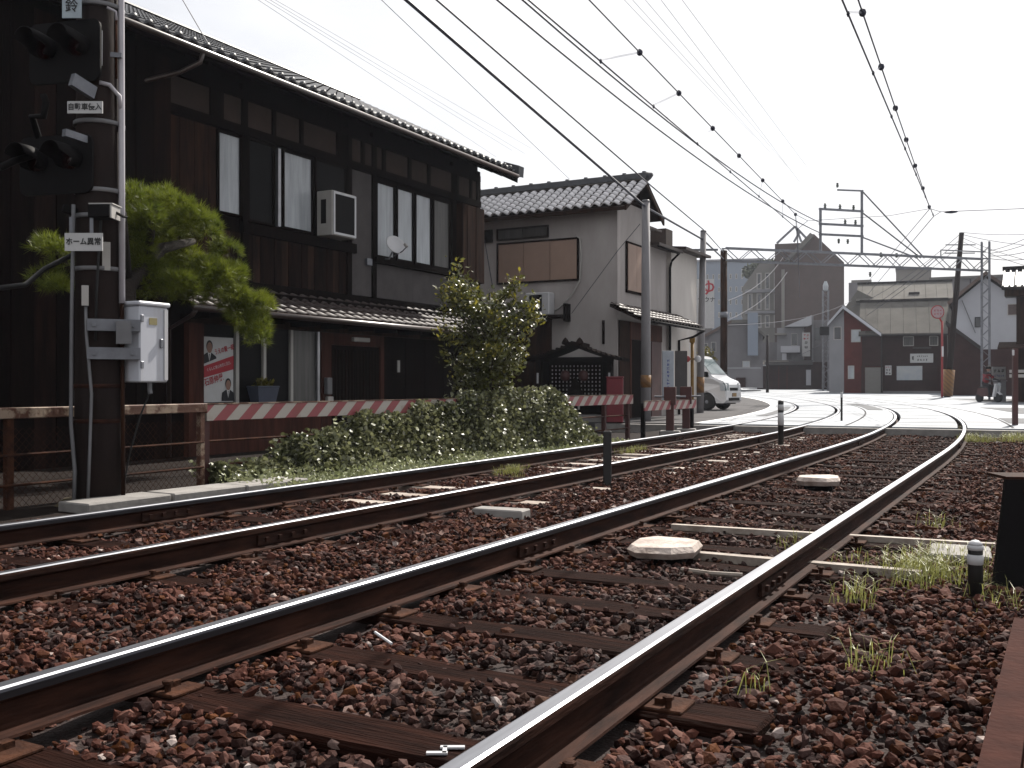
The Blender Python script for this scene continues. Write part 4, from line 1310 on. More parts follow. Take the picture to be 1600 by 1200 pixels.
def signal_head(label, pos, rz, w, h, pxs):
    t = thing('warning_signal', label, 'signal', pos, rz, 'two lamp warning signals on the pole')
    bp_ = MB()
    r_ = .07
    poly = []
    for cx, cz, a0 in ((w / 2 - r_, h / 2 - r_, 0), (-w / 2 + r_, h / 2 - r_, 90), (-w / 2 + r_, -h / 2 + r_, 180), (w / 2 - r_, -h / 2 + r_, 270)):
        for k in range(5):
            a = R(a0 + k * 22.5)
            poly.append((cx + r_ * math.cos(a), cz + r_ * math.sin(a)))
    bp_.prism(poly[::-1], 'y', -.012, .012)
    bp_.build('backboard', BLACKMETAL, t)
    lbox(t, 'lamp_case', BLACKMETAL, -w * .40, w * .40, .013, .16, -h * .30, h * .34, .02)
    for x in pxs:
        hood(t, (x, -.013, .04), 1)
    MB().bar((w * .3, .10, 0), (w * .5 + .06, .20, 0), .05, .04).build('bracket', GREYMETAL, t)
    return t
rz_h = R(14)
signal_head('upper twin lamp signal with black hoods on the pole', at_depth(102, 82, 8.42), rz_h, .70, .52, (-.17, .15))
signal_head('lower twin lamp signal with black hoods on the pole', at_depth(88, 258, 8.45), rz_h, .72, .50, (-.17, .17))
MB().obox((0, 0, 0), (1, 0, 0), (0, 1, 0), (0, 0, 1), .03, .05, .30).build('side_strip', WHITEPAINT, sp_)
bpy.data.objects['side_strip'].location = Vector(at_depth(156, 75, 8.42)) - SP
# sloping pale bracket and arms
MB().bar(at_depth(112, 124, 8.22), at_depth(147, 146, 8.40), .05, .11).build('bracket_arm', GREYMETAL, sp_, world=True)
MB().bar(at_depth(100, 207, 8.2), at_depth(136, 219, 8.38), .05, .06).build('bracket_arm', GREYMETAL, sp_, world=True)
MB().bar(at_depth(98, 325, 8.4), at_depth(140, 338, 8.52), .07, .06).build('bracket_arm', BLACKMETAL, sp_, world=True)
MB().tube([at_depth(68, 148, 8.35), at_depth(72, 160, 8.35), at_depth(68, 182, 8.38), at_depth(50, 182, 8.4), at_depth(60, 215, 8.5)], .03, 8).build('gooseneck', BLACKMETAL, sp_, True, world=True)
MB().tube([at_depth(0, 262, 8.2), at_depth(22, 252, 8.3), at_depth(60, 240, 8.5)], .03, 8).build('side_arm', BLACKMETAL, sp_, True, world=True)
MB().tube([at_depth(0, 450, 8.2), at_depth(40, 445, 8.3), at_depth(70, 420, 8.5), at_depth(120, 395, 8.55)], .022, 8).build('cable', BLACKRUBBER, sp_, True, world=True)
# loudspeaker-like lamp box
lb_ = thing('floodlight', 'small boxy floodlight with pale side clamped to the signal pole', 'lamp', at_depth(168, 332, 8.30), R(28))
lbox(lb_, 'case', BLACKMETAL, -.125, .06, -.10, .08, -.055, .052, .008)
lbox(lb_, 'top_cover', OFFWHITE, -.115, .085, -.105, .085, .053, .062)
lbox(lb_, 'side_cover', OFFWHITE, .061, .075, -.10, .08, -.06, .052)
MB().tube([(.07, 0, 0), (.12, .03, -.03), (.14, .06, -.03)], .012, 6).build('clamp', BLACKMETAL, lb_)
# sign plates
def plate(label, px0, py0, px1, py1, d, text, size, squeeze=1.0, name='sign_plate', m=SIGNWHITE, ink=INKBLACK, facing=None, line=1.0, group=None, th=.012, cat='sign'):
    a = at_depth(px0, py0, d); b = at_depth(px1, py1, d)
    c = (a + b) / 2
    w = (Vector((a.x, a.y, 0)) - Vector((b.x, b.y, 0))).length; h = abs(a.z - b.z)
    t = thing(name, label, cat, c, YAW if facing is None else facing, group)
    lbox(t, 'board', m, -w / 2, w / 2, 0, th, -h / 2, h / 2)
    if text:
        lettering(t, text, ink, size, (0, -.004, 0), FACE_MY, squeeze=squeeze, bold=.0015, line=line)
    return t
s_ = plate('white plate reading 自動車侵入 below the upper signal', 105, 158, 160, 177, 8.30, '自動車侵入', .062, .92)
s_ = plate('white plate reading ホーム異常 hanging low on the pole', 101, 364, 160, 392, 8.22, 'ホーム異常', .064, .92)
for x in (-.11, .06):
    lbox(s_, 'hanger', GREYMETAL, x - .014, x + .014, .012, .02, .04, .21)
plate('bluish white plate with vertical lettering at the top of the pole', 97, -30, 127, 28, 8.30, '電\n鈴', .12, .9, m=mat('pale_blue_plate', (.42, .50, .55), .5, var=.2), line=1.0)

# ------------------------------------------------------------------ bollards and stakes
def stake(label, base, h, w, bands=(), m=BOLLARDBLACK, rnd=True, group=None, name='marker_post', lean=0):
    t = thing(name, label, 'post', base, R(20), group)
    if rnd:
        MB().lathe([(w / 2, -.08), (w / 2, h - .02), (w * .42, h - .004), (w * .1, h)], n=14).build('shaft', m, t, True)
        for (z0, z1) in bands:
            MB().lathe([(w / 2 - .001, z0), (w / 2 + .003, z0 + .002), (w / 2 + .003, z1 - .002), (w / 2 - .001, z1)], n=14).build('band', BOLLARDWHITE, t, True)
    else:
        lbox(t, 'shaft', m, -w / 2, w / 2, -w * .3, w * .3, -.08, h, .01)
        for (z0, z1) in bands:
            lbox(t, 'band', BOLLARDWHITE, -w / 2 - .003, w / 2 + .003, -w * .3 - .003, w * .3 + .003, z0, z1, .003)
    t.rotation_euler[1] = lean
    return t
stake('short flat black stake standing between the two tracks', on_ground(949, 756, -.17), .56, .088, rnd=False)
stake('white and black banded post between the tracks near the street', on_ground(1220, 695, -.17), .77, .098, ((.34, .56), (.60, .70)))
stake('slender black stake with grey tip at the crossing edge', on_ground(1315, 664, -.1), .82, .05, ((.66, .80),), rnd=True)
b = on_ground(1524, 938, -.17)
t = stake('stubby black bollard with white cap and grey band in the grass', b, .285, .068, ((.175, .225), (.245, .27)))
MB().lathe([(.034, .2705), (.030, .282), (.016, .292), (.002, .295)], n=14).build('cap', WHITEPAINT, t, True)

# ------------------------------------------------------------------ right foreground: steel plate, beam, duct, slab
pl_t = thing('steel_panel', 'large black steel panel standing upright at the right edge', 'panel', on_ground(1549, 918, -.17), R(24))
PB = MB()
PB.add([(0, 0, -.1), (.62, 0, -.1), (.62, 0, .56), (.075, 0, .56), (0, .03, -.1), (.62, .03, -.1), (.62, .03, .56), (.075, .03, .56)],
       [(0, 1, 2, 3), (7, 6, 5, 4), (0, 4, 5, 1), (3, 2, 6, 7), (0, 3, 7, 4), (1, 5, 6, 2)])
PB.build('plate', BLACKMETAL, pl_t)
lbox(pl_t, 'top_flange', RUSTDARK, .078, .62, .0, .26, .561, .575)
for k_ in range(4):
    MB().lathe([(.012, 0), (.012, .008)], (.17 + k_ * .13, -.001, .50), 8, axis=(0, -1, 0)).build('bolt', RUSTDARK, pl_t)
lbox(pl_t, 'stiffener', BLACKMETAL, .30, .33, .031, .24, -.1, .555)
bm_ = thing('steel_beam', 'rusty brown steel beam lying along the track at the right corner', 'beam', (-.10, 2.2, -.17), R(-1))
MB().box(-.05, .05, -1.6, 2.15, .0, .012).box(-.006, .006, -1.6, 2.15, .012, .128).box(-.06, .03, -1.6, 2.15, .128, .14).build('girder', mat('old_rusty_girder', (.060, .022, .016), .9, col2=(.038, .014, .011), scale=7, bump=.3, spec=.05), bm_)
lbox(bm_, 'sleeper_block', SLEEPERWOOD, -.35, .2, 1.4, 1.6, -.06, -.002, .01)
# two slender concrete ducts crossing under the rails to a square pit cover
PALEDUCT = mat('pale_duct', (0.50, 0.44, 0.38), 0.75, col2=(0.25, .19, .15), scale=7, bump=.3)
dct = thing('cable_duct', 'thin pale duct crossing the nearer track, the farther of two', 'duct', (-1.3, 6.0, -.17), 0, 'pale ducts crossing the nearer track')
a, b = on_ground(1050, 824, -.155), on_ground(1555, 855, -.155)
Dp = Vector(dct.location)
MB().bar(a - Dp, b - Dp, .055, .05).build('duct', PALEDUCT, dct)
dct = thing('cable_duct', 'thin pale duct crossing the nearer track beside the big slab', 'duct', (-1.6, 5.5, -.17), 0, 'pale ducts crossing the nearer track')
Dp = Vector(dct.location)
a, b = on_ground(1082, 868, -.150), on_ground(1440, 899, -.150)
MB().bar(a - Dp, b - Dp, .070, .05).build('duct', PALEDUCT, dct)
MB().tube([on_ground(1065, 890, -.155) - Dp, on_ground(1110, 896, -.15) - Dp, on_ground(1160, 899, -.155) - Dp], .014, 6).build('cable', PALEDUCT, dct)
pc = on_ground(1500, 872, -.165)
MB().box(-.17, .17, -.22, .22, 0, .05, bevel=.012).build('pit_cover', CONCRETE, label='pale square concrete cover in the grass beside the banded bollard', cat='cover', base=None).location = pc
bpy.data.objects['pit_cover'].rotation_euler = (0, 0, R(4))

def slab(label, c, L_, W_, H_, rz, zz):
    rg = random.Random(int(L_ * 1000))
    top = [(-.50, -.28), (-.30, -.50), (.22, -.46), (.50, -.22), (.48, .30), (.25, .50), (-.28, .46), (-.5, .2)]
    bot = [(x * .93, y * .90) for x, y in top]
    vs = [(x * L_, y * W_, H_ + rg.uniform(-.006, .006)) for x, y in [(p[0] * .90, p[1] * .86) for p in top]] + [(x * L_, y * W_, H_ * .55) for x, y in top] + [(x * L_, y * W_, 0) for x, y in bot]
    n = 8
    fs = [tuple(range(n)), tuple(range(3 * n - 1, 2 * n - 1, -1))]
    for j in range(2):
        fs += [(j * n + i, (j + 1) * n + i, (j + 1) * n + (i + 1) % n, j * n + (i + 1) % n) for i in range(n)]
    mb_ = MB(); mb_.add(vs, fs)
    t = thing('track_slab', label, 'slab', (c.x, c.y, zz), rz, 'pale slabs between the rails')
    mb_.build('cover', SLABM, t)
    lbox(t, 'support', BLACKMETAL, -L_ * .32, L_ * .32, -W_ * .3, W_ * .3, -.07, -.002, .01)
    return t
SLABM = mat('pale_beige_slab', (0.60, 0.50, 0.44), 0.7, col2=(0.24, 0.17, 0.13), scale=5, bump=.5, detail=10, contrast=(.30, .55))
slab('large pale beige slab raised between the rails of the nearer track', on_ground(1040, 866, -.13), .40, .50, .065, R(6), -.125)
slab('smaller pale slab farther along between the rails', on_ground(1279, 758, -.13), .42, .48, .08, R(8), -.12)
cb = thing('concrete_block', 'small pale concrete block by the farther track rail', 'block', on_ground(783, 806, -.17), R(4))
lbox(cb, 'block', CONCRETE, -.22, .22, -.09, .09, -.03, .06, .01)

# litter on the ballast
MB().tube([on_ground(586, 988, -.13), on_ground(612, 1006, -.15)], .006, 6).build('white_stick', WHITEPAINT, label='thin white stick lying on the ballast between the rails', cat='stick')
lt = MB(); c = on_ground(695, 1172, -.158)
lt.obox(c, rv, Vector((-SY, CY, 0)), (0, 0, 1), .012, .055, .006); lt.obox(c + rv * .02 + Vector((-.01, .02, 0)), rv, Vector((-SY, CY, 0)), (0, 0, 1), .07, .016, .006); lt.obox(c - rv * .02 - Vector((-.01, .02, 0)), rv, Vector((-SY, CY, 0)), (0, 0, 1), .06, .016, .006)
lt.build('white_paint_mark', WHITEPAINT, label='small white painted mark on a sleeper near the right rail', cat='mark')

# ------------------------------------------------------------------ grass tufts
GRASSM = mat('dry_green_grass', (0.42, 0.42, 0.13), 0.5, col2=(0.22, 0.23, 0.06), scale=3, island=.4, translucent=.35, spec=.4)
def grass(label, centres, blades, hmin, hmax, spread):
    P = []
    for c in centres:
        n = int(blades * random.uniform(.6, 1.4))
        b_ = np.array(c)[None] + np.column_stack([RNG.normal(0, spread, n), RNG.normal(0, spread, n), np.zeros(n)])
        a = RNG.uniform(0, 2 * math.pi, n); h = RNG.uniform(hmin, hmax, n)
        ln = RNG.uniform(.3, 1.3, n) * h
        dx = np.column_stack([np.cos(a), np.sin(a), np.zeros(n)])
        wd = np.column_stack([-np.sin(a), np.cos(a), np.zeros(n)]) * .0020
        mid = b_ + dx * (ln * .35)[:, None] + np.column_stack([np.zeros(n), np.zeros(n), h * .75])
        tip = b_ + dx * ln[:, None] + np.column_stack([np.zeros(n), np.zeros(n), h * .9])
        P.append(np.stack([b_ - wd, b_ + wd, mid + wd * .8], 1)); P.append(np.stack([b_ - wd, mid + wd * .8, mid - wd * .8], 1)); P.append(np.stack([mid - wd * .8, mid + wd * .8, tip], 1))
    o = put('grass', cloud_mesh('grass', np.concatenate(P), GRASSM))
    tag(o, label, 'grass', kind='stuff')
cs = []
for _ in range(48):
    px, py = random.gauss(1440, 45), random.gauss(895, 14)
    cs.append(on_ground(px, py, -.17))
for px, py in ((1240, 860), (1255, 850), (1340, 930), (1350, 950), (1330, 942), (1365, 1040), (1360, 1055), (1160, 1080), (1560, 950), (1580, 960), (1545, 930), (1540, 945), (1320, 890), (1385, 925), (1470, 830), (1455, 820), (1330, 820)):
    cs.append(on_ground(px, py, -.17))
grass('yellow green grass tufts round the banded bollard and pit cover', [tuple(c) for c in cs], 20, .03, .14, .055)
cs = [tuple(on_ground(random.uniform(1505, 1640), random.uniform(668, 692), -.15)) for _ in range(160)]
grass('strip of green grass at the corner of the crossing', cs, 22, .05, .16, .07)
cs = [tuple(on_ground(random.gauss(795, 14), random.gauss(737, 4), -.16)) for _ in range(16)] + [tuple(on_ground(random.gauss(985, 12), random.gauss(704, 3), -.16)) for _ in range(16)]
grass('few green weeds growing between the farther rails', cs, 22, .03, .11, .05)
# ------------------------------------------------------------------ the cream mortar house behind
YF, XS = 23.25, -9.58
h2 = thing('mortar_house', 'cream mortar two storey house with silvery tiled roof and salmon shutters', 'house', (-11.5, 25.0, -.3))
wbox(h2, 'front_wall', MORTAR, -15.5, XS, YF, YF + .2, -.3, 5.55)
wbox(h2, 'side_wall', MORTAR, XS - .2, XS - .001, YF + .201, 25.3, -.3, 5.55)
wbox(h2, 'side_wall', MORTAR, XS - .25, XS - .06, 25.305, 27.1, -.3, 4.72)
wbox(h2, 'side_wall', MORTARLIGHT, XS - 3.2, XS + .06, 27.105, 29.45, -.3, 4.80)
# gable above the side wall
MB().prism([(YF + .201, 5.55), (25.3, 5.55), (24.25, 6.12)], 'x', XS - .2, XS - .002).build('gable', DARKWOOD, h2, world=True)
# tiled main roof
rx0, rx1 = -15.6, -9.18
ye, zr, yr = 22.88, 6.18, 24.25
pit = (zr - 5.36) / (yr - ye)
r2 = MB(); r2.prism([(ye, 5.30), (ye, 5.36), (yr, zr), (2 * yr - ye, 5.36), (2 * yr - ye, 5.30), (yr, zr - .06)], 'x', rx0, rx1)
r2o = r2.build('roof', DARKWOOD, h2, world=True)
up2 = Vector((0, 1, pit)).normalized()
t2 = pantile_mesh(.262, .215, SILVERTILE, amp=.04)
lay_tiles(r2o, (rx0, ye - .04, 5.372 - .04 * pit), (1, 0, 0), up2, rx1 - rx0, math.hypot(yr - ye, zr - 5.36), .262, .215, t2, root=h2)
MB().prism([(yr - .13, zr + .02), (yr - .10, zr + .17), (yr, zr + .20), (yr + .10, zr + .17), (yr + .13, zr + .02)], 'x', rx0, rx1 + .02).build('ridge', ROOFTILE, r2o, world=True)
for i in range(12):
    x = rx0 + .3 + i * .55
    MB().lathe([(.055, 0), (.055, .05)], (x, yr, zr + .17), 8).build('ridge_cap', ROOFTILE, r2o, world=True)
MB().lathe([(.12, 0), (.10, .10), (.04, .2)], (rx1 - .02, yr, zr + .06), 10, axis=(1, 0, .35)).build('ridge_end_tile', ROOFTILE, r2o, world=True)
MB().prism([(ye - .02, 5.18), (ye - .02, 5.31), (yr, zr + .02), (yr, zr - .13)], 'x', rx1 - .05, rx1).build('bargeboard', BROWNWOOD, r2o, world=True)
MB().prism([(2 * yr - ye, 5.18), (2 * yr - ye, 5.31), (yr, zr + .02), (yr, zr - .13)], 'x', rx1 - .05, rx1).build('bargeboard', BROWNWOOD, r2o, world=True)
wbox(r2o, 'eave_board', BROWNWOOD, rx0, rx1 - .06, ye, ye + .03, 5.20, 5.295)
# clerestory and low roofs of the side parts
ck = MB().box(-12.5, -10.15, 25.45, 27.0, 4.7, 5.28).build('clerestory', OFFWHITE, h2, world=True)
MB().prism([(-9.85, 5.26), (-9.85, 5.32), (-12.7, 6.0), (-12.7, 5.94)], 'y', 25.33, 27.25).build('clerestory_roof', BROWNTILE, ck, world=True)
wbox(ck, 'pane', DARKGLASS, -10.145, -10.13, 25.7, 26.1, 4.85, 5.2)
wbox(ck, 'pane', DARKGLASS, -10.145, -10.13, 26.3, 26.8, 4.85, 5.2)
sr = MB(); sr.prism([(XS + .36, 4.62), (XS + .36, 4.70), (-12.6, 5.05), (-12.6, 4.97)], 'y', 25.32, 27.3); sr.build('side_roof', BROWNTILE, h2, world=True)
sr = MB(); sr.prism([(XS + .44, 4.74), (XS + .44, 4.82), (-12.9, 5.15), (-12.9, 5.07)], 'y', 27.31, 29.7); sr.build('side_roof', BROWNTILE, h2, world=True)
wbox(h2, 'chimney_box', PLASTERBROWN, -10.6, -10.1, 28.3, 28.9, 4.95, 5.55)
MB().tube([(XS + .30, 25.4, 4.62), (XS + .30, 27.1, 4.60), (XS + .06, 27.15, 4.40), (XS + .04, 27.08, 4.2), (XS + .04, 27.08, 0)], .035, 8).build('downpipe', BLACKMETAL, h2, True, world=True)
# front openings
def h2win(x0, x1, z0, z1, panels, m, fr=DARKWOOD):
    w = MB()
    f_ = .045
    w.box(x0, x0 + f_, YF - .05, YF - .001, z0, z1).box(x1 - f_, x1, YF - .05, YF - .001, z0, z1).box(x0 + f_, x1 - f_, YF - .052, YF - .001, z0, z0 + f_).box(x0 + f_, x1 - f_, YF - .052, YF - .001, z1 - f_, z1)
    o_ = w.build('window', fr, h2, world=True)
    ws = (x1 - x0 - 2 * f_) / panels
    for i in range(panels):
        wbox(o_, 'shutter_panel' if m is PINKSHUTTER else 'pane', m, x0 + f_ + i * ws + .008, x0 + f_ + (i + 1) * ws - .008, YF - .035 - (i % 2) * .006, YF - .002, z0 + f_, z1 - f_)
    return o_
h2win(-13.05, -10.64, 3.55, 4.66, 3, PINKSHUTTER)
h2win(-13.05, -11.5, 4.72, 5.04, 2, CURTAINED)
h2win(-13.48, -13.18, 4.70, 5.04, 1, DARKGLASS)
w = wbox(h2, 'window', DARKWOOD, XS + .001, XS + .05, 23.78, 25.08, 3.24, 4.56)
for i in range(2):
    wbox(w, 'shutter_panel', PINKSHUTTER, XS + .051, XS + .065, 23.83 + i * .605, 23.83 + i * .605 + .59, 3.30, 4.50)
# conduit on the front
MB().tube([(-10.72, YF - .03, 4.70), (-10.60, YF - .04, 4.62), (-10.56, YF - .04, 4.2), (-10.60, YF - .04, 3.55), (-10.85, YF - .04, 3.15), (-11.2, YF - .04, 2.85), (-11.45, YF - .04, 2.75)], .022, 8).build('conduit', OFFWHITE, h2, True, world=True)
# brown lower storey, ledge and entrance
wbox(h2, 'lower_wall', BROWNWOOD, -15.5, -11.42, YF - .06, YF - .002, -.3, 2.62)
for i in range(6):
    wbox(h2, 'plank', BROWNWOOD, -13.3 + i * .31, -13.3 + i * .31 + .30, YF - .085 + (i % 2) * .01, YF - .061, -.3, 2.55)
wbox(h2, 'ledge', DARKWOOD, -12.6, -10.95, YF - .42, YF - .087, 2.58, 2.66)
wbox(h2, 'ledge', BLACKWOOD, -10.95, -10.88, YF - .30, YF - .002, 2.50, 2.95)
wbox(h2, 'entrance_wall', BROWNWOOD, XS - .001 + .002, XS + .04, 23.30, 24.0, 0, 2.50)
wbox(h2, 'lintel', REDWOOD, XS + .001, XS + .05, 24.005, 26.4, 2.05, 2.50)
wbox(h2, 'doorway', BLACKWOOD, XS + .001, XS + .02, 24.005, 25.6, -.1, 2.045)
wbox(h2, 'door', DARKRED, XS - .055, XS + .03, 25.62, 26.4, -.1, 2.045)
wbox(h2, 'door_jamb', REDWOOD, XS + .001, XS + .06, 24.0, 24.08, -.1, 2.045)
# tiled canopy along the side
cp = MB(); cp.prism([(XS + .78, 2.44), (XS + .78, 2.50), (XS, 2.88), (XS, 2.80)], 'y', 22.75, 27.6)
cpo = cp.build('canopy', DARKWOOD, h2, world=True)
upc = Vector((-1, 0, .38 / .78)).normalized()
tcn = pantile_mesh(.262, .215, BROWNTILE, amp=.03)
lay_tiles(cpo, (XS + .81, 22.75, 2.505), (0, 1, 0), upc, 4.85, .86, .262, .215, tcn, root=h2)
MB().tube([(XS + .84, 22.8, 2.45), (XS + .84, 27.75, 2.42), (XS + .5, 27.78, 2.25), (XS + .10, 27.7, 2.15), (XS + .1, 27.7, 0)], .035, 8).build('gutter', BLACKMETAL, h2, True, world=True)
MB().bar((-9.95, YF - .03, 2.50), (-9.95, YF - .03, 1.9), .06, .05).build('bracket', DARKWOOD, h2, world=True)

ac2 = thing('air_conditioner', 'white square air conditioner on the front of the cream mortar house', 'air conditioner', (-11.65, YF - .40, 2.67))
lbox(ac2, 'casing', WHITEPAINT, -.34, .34, 0, .34, 0, .58, .02)
lbox(ac2, 'grille', BLACKMETAL, -.22, .14, -.012, -.001, .10, .52)
MB().bar((.1, .1, -.02), (.22, .1, -.16), .03).build('stay', WHITEPAINT, ac2)

# ------------------------------------------------------------------ wayside shrine
sh = thing('wayside_shrine', 'small dark wooden shrine with white latticed doors below the cream house', 'shrine', (-10.0, 21.7, -.1), R(14))
lbox(sh, 'base', CONCRETE, -.95, .95, -.45, .65, -.1, .25, .02)
lbox(sh, 'back_wall', BLACKWOOD, -.80, .80, .45, .52, .25, 1.55)
for s in (-1, 1):
    lbox(sh, 'side_wall', BLACKWOOD, s * .80 - .03, s * .80 + .03, -.2, .45, .25, 1.55)
    lbox(sh, 'pillar', BLACKWOOD, s * .86 - .05, s * .86 + .05, -.42, -.32, .25, 1.6)
    for (z0, z1) in ((.45, .68), (1.0, 1.25)):
        lbox(sh, 'paper_slip', WHITEPAINT, s * .86 - .022, s * .86 + .022, -.428, -.421, z0, z1)
lbox(sh, 'lintel', BLACKWOOD, -.95, .95, -.40, -.30, 1.52, 1.62)
lbox(sh, 'backing_paper', WHITEPAINT, -.62, .62, -.06, -.05, .52, 1.46)
for i in range(15):
    x = -.62 + i * 1.24 / 14
    lbox(sh, 'lattice_bar', BLACKWOOD, x - .026, x + .026, -.085, -.061, .50, 1.48)
for j in range(11):
    z = .52 + j * .094
    lbox(sh, 'lattice_bar', BLACKWOOD, -.64, .64, -.10, -.086, z - .026, z + .026)
for s, sx in ((-1, -.23), (1, .21)):
    MB().lathe([(.02, -.13), (.09, -.10), (.12, 0), (.09, .10), (.02, .13)], (sx, -.22, 1.18), 14).build('lantern', DARKRED, sh, True)
MB().prism([(-.02, 1.14), (.02, 1.14), (.24, .62), (-.22, .62)], 'y', -.20, -.12).build('figure_drape', BLACKWOOD, sh)  # black wedge put in for the dark triangular opening
fa = MB().box(-.18, -.14, -.36, -.30, .38, .66).box(.10, .14, -.36, -.30, .38, .66).box(-.14, .10, -.36, -.30, .62, .66)
fa.build('altar_frame', OFFWHITE, sh)
# curved gable roof facing the street
rp_ = []
for k in range(-10, 11):
    u = k / 10
    rp_.append((u * 1.18, 1.60 + .36 * (1 - abs(u)) ** 1.5 + .05 * u * u * 0))
lo = [(x, z - .07) for x, z in rp_]
rb = MB()
for i in range(len(rp_) - 1):
    rb.prism([lo[i], lo[i + 1], rp_[i + 1], rp_[i]], 'y', -.62, .72)
rbo = rb.build('roof', BLACKWOOD, sh)
for k in range(-9, 10):
    u = k / 10
    z = 1.60 + .36 * (1 - abs(u)) ** 1.5
    MB().tube([(u * 1.18, -.63, z + .005), (u * 1.18, .72, z + .005)], .03, 6).build('roof_rib', DARKWOOD, rbo)
for x in (-.17, .17):
    MB().lathe([(.085, 0), (.09, .05), (.05, .12), (.01, .16)], (x, -.5, 1.92), 10).build('ridge_ornament', DARKWOOD, rbo, True)
lbox(rbo, 'ridge', DARKWOOD, -.20, .20, -.6, .7, 1.90, 1.975, .01)
rbx = thing('red_box', 'crimson red box standing to the right of the wayside shrine', 'box', at_depth(961, 640, 23.0), R(20))
rbx.location.z = .0
lbox(rbx, 'body', REDCRIMSON, -.19, .19, -.16, .16, 0, 1.02, .015)
lbox(rbx, 'lid', REDCRIMSON, -.20, .20, -.17, .17, 1.021, 1.06, .01)

# ------------------------------------------------------------------ poles
YB = stripe_mat('yellow_black_guard', (0.16, 0.075, 0.018), (0.10, 0.048, 0.014), .26, 1.0, 0, wear=.25)
def pole(label, base, h, r0, r1, m, guard=None, lean=(0, 0), arms=(), group='utility poles', gm=None):
    t = thing('utility_pole', label, 'pole', base, 0, group)
    top = Vector((lean[0], lean[1], h))
    MB().tube([(0, 0, -.3), tuple(top * .5), tuple(top)], [r0, (r0 + r1) / 2, r1], 16).build('shaft', m, t, True)
    if guard:
        z0, z1, rr = guard
        a, b = top * (z0 / h), top * (z1 / h)
        MB().tube([tuple(a), tuple(b)], rr, 16).build('guard', gm or YB, t, True)
    MB().tube([tuple(top), tuple(top + Vector((0, 0, .05)))], [r1 * 1.06, r1 * .9], 16).build('cap', GREYPAINT, t, True)
    for (z, L_, ang) in arms:
        c = top * (z / h); dv = Vector((math.cos(ang), math.sin(ang), 0))
        MB().bar(c - dv * L_ / 2, c + dv * L_ / 2, .06, .06).build('cross_arm', GREYMETAL, t)
    return t
pole('grey concrete pole with yellow band in front of the cream house', Vector((-8.62, 22.72, 0)), 5.30, .125, .095, POLECONCRETE, (.80, 1.10, .130))
pole('second grey concrete pole beside the white van', Vector((-9.46, 29.55, 0)), 5.55, .12, .09, POLECONCRETE, (.62, 1.10, .125), lean=(.12, .0), arms=((5.0, .9, R(25)),))
pb = at_depth(1131, 600, 45.0); pb.z = 0
pole('thick brown pole behind the van carrying the gantry end', pb, 6.9, .165, .15, BROWNWOOD, (3.9, 4.15, .18), gm=GREYMETAL)
pb = at_depth(1479, 600, 60.0); pb.z = 0
pole('tall leaning dark wooden pole with striped guard before the dark shop', pb, 10.0, .19, .14, DARKPOLE, (.15, 1.75, .33), lean=(.80, .43), arms=((9.3, 1.8, R(28)), (8.8, 1.8, R(28))))
pb = at_depth(1199, 600, 78.0); pb.z = .1
pole('thin dark pole before the shop row', pb, 4.6, .12, .10, DARKPOLE)

# yellow crossing signal beside the pole
cs_ = thing('crossing_signal', 'yellow crossing signal post with red lamps behind the pole', 'signal', Vector((-9.25, 28.2, 0)), R(20))
MB().cyl((0, 0, 0), .05, 2.15, 10).build('post', YELLOW, cs_, True)
MB().bar((-.17, -.05, 1.62), (.17, -.05, 1.62), .05).build('lamp_arm', YELLOW, cs_)
for s in (-1, 1):
    MB().lathe([(.02, 0), (.10, -.01), (.10, -.05), (.02, -.07)], (s * .16, -.08, 1.62), 14, axis=(0, 1, 0)).build('lamp', RED if s < 0 else WHITEPAINT, cs_, True)
lbox(cs_, 'bell_case', YELLOW, -.08, .08, -.08, .08, 2.1, 2.26, .02)

# tall boards in front of the pale wall
def worn_marks(par, x0, x1, z0, z1, rows, cols, ink, y=-.004):
    """rows x cols of character-like printed marks, too worn and far to read"""
    rg_ = random.Random(int((x1 - x0) * 977) + rows * 7 + cols)
    mb_ = MB()
    cw, chh = (x1 - x0) / cols, (z1 - z0) / rows
    for r_ in range(rows):
        for c_ in range(cols):
            cx, cz = x0 + (c_ + .5) * cw, z0 + (r_ + .5) * chh
            for k in range(rg_.randint(4, 6)):
                hor = rg_.random() < .55
                lx, lz = (cw * rg_.uniform(.35, .75), chh * .10) if hor else (cw * .10, chh * rg_.uniform(.35, .75))
                ox, oz = rg_.uniform(-.25, .25) * cw * (0.3 if hor else 1), rg_.uniform(-.3, .3) * chh * (1 if hor else .3)
                q = y - k * .0006
                mb_.quad((cx + ox - lx / 2, q, cz + oz - lz / 2), (cx + ox + lx / 2, q, cz + oz - lz / 2), (cx + ox + lx / 2, q, cz + oz + lz / 2), (cx + ox - lx / 2, q, cz + oz + lz / 2))
    o_ = mb_.build('worn_lettering', ink, par)
    o_['kind'] = 'stuff'
    return o_
def upright_board(label, px0, px1, y0, y1, d, m, text=None, ink=INKBLUE, size=.2):
    a, b = at_depth(px0, y0, d), at_depth(px1, y1, d)
    t = thing('notice_board', label, 'board', ((a.x + b.x) / 2, (a.y + b.y) / 2, 0), YAW)
    w = math.hypot(a.x - b.x, a.y - b.y)
    lbox(t, 'panel', m, -w / 2, w / 2, 0, .05, max(0, b.z), a.z, .01)
    if text: worn_marks(t, -w * .16, w * .16, max(0, b.z) + .5, a.z - .2, text, 1, ink)
    return t
upright_board('tall bluish white board with vertical blue lettering by the entrance', 1035, 1053, 548, 640, 24.6, mat('pale_blue_board', (.42, .46, .52), .5, var=.15), 8, INKBLUE)
upright_board('tall grey framed board beside the blue lettered board', 1055, 1074, 548, 640, 25.4, GREYBOARD)

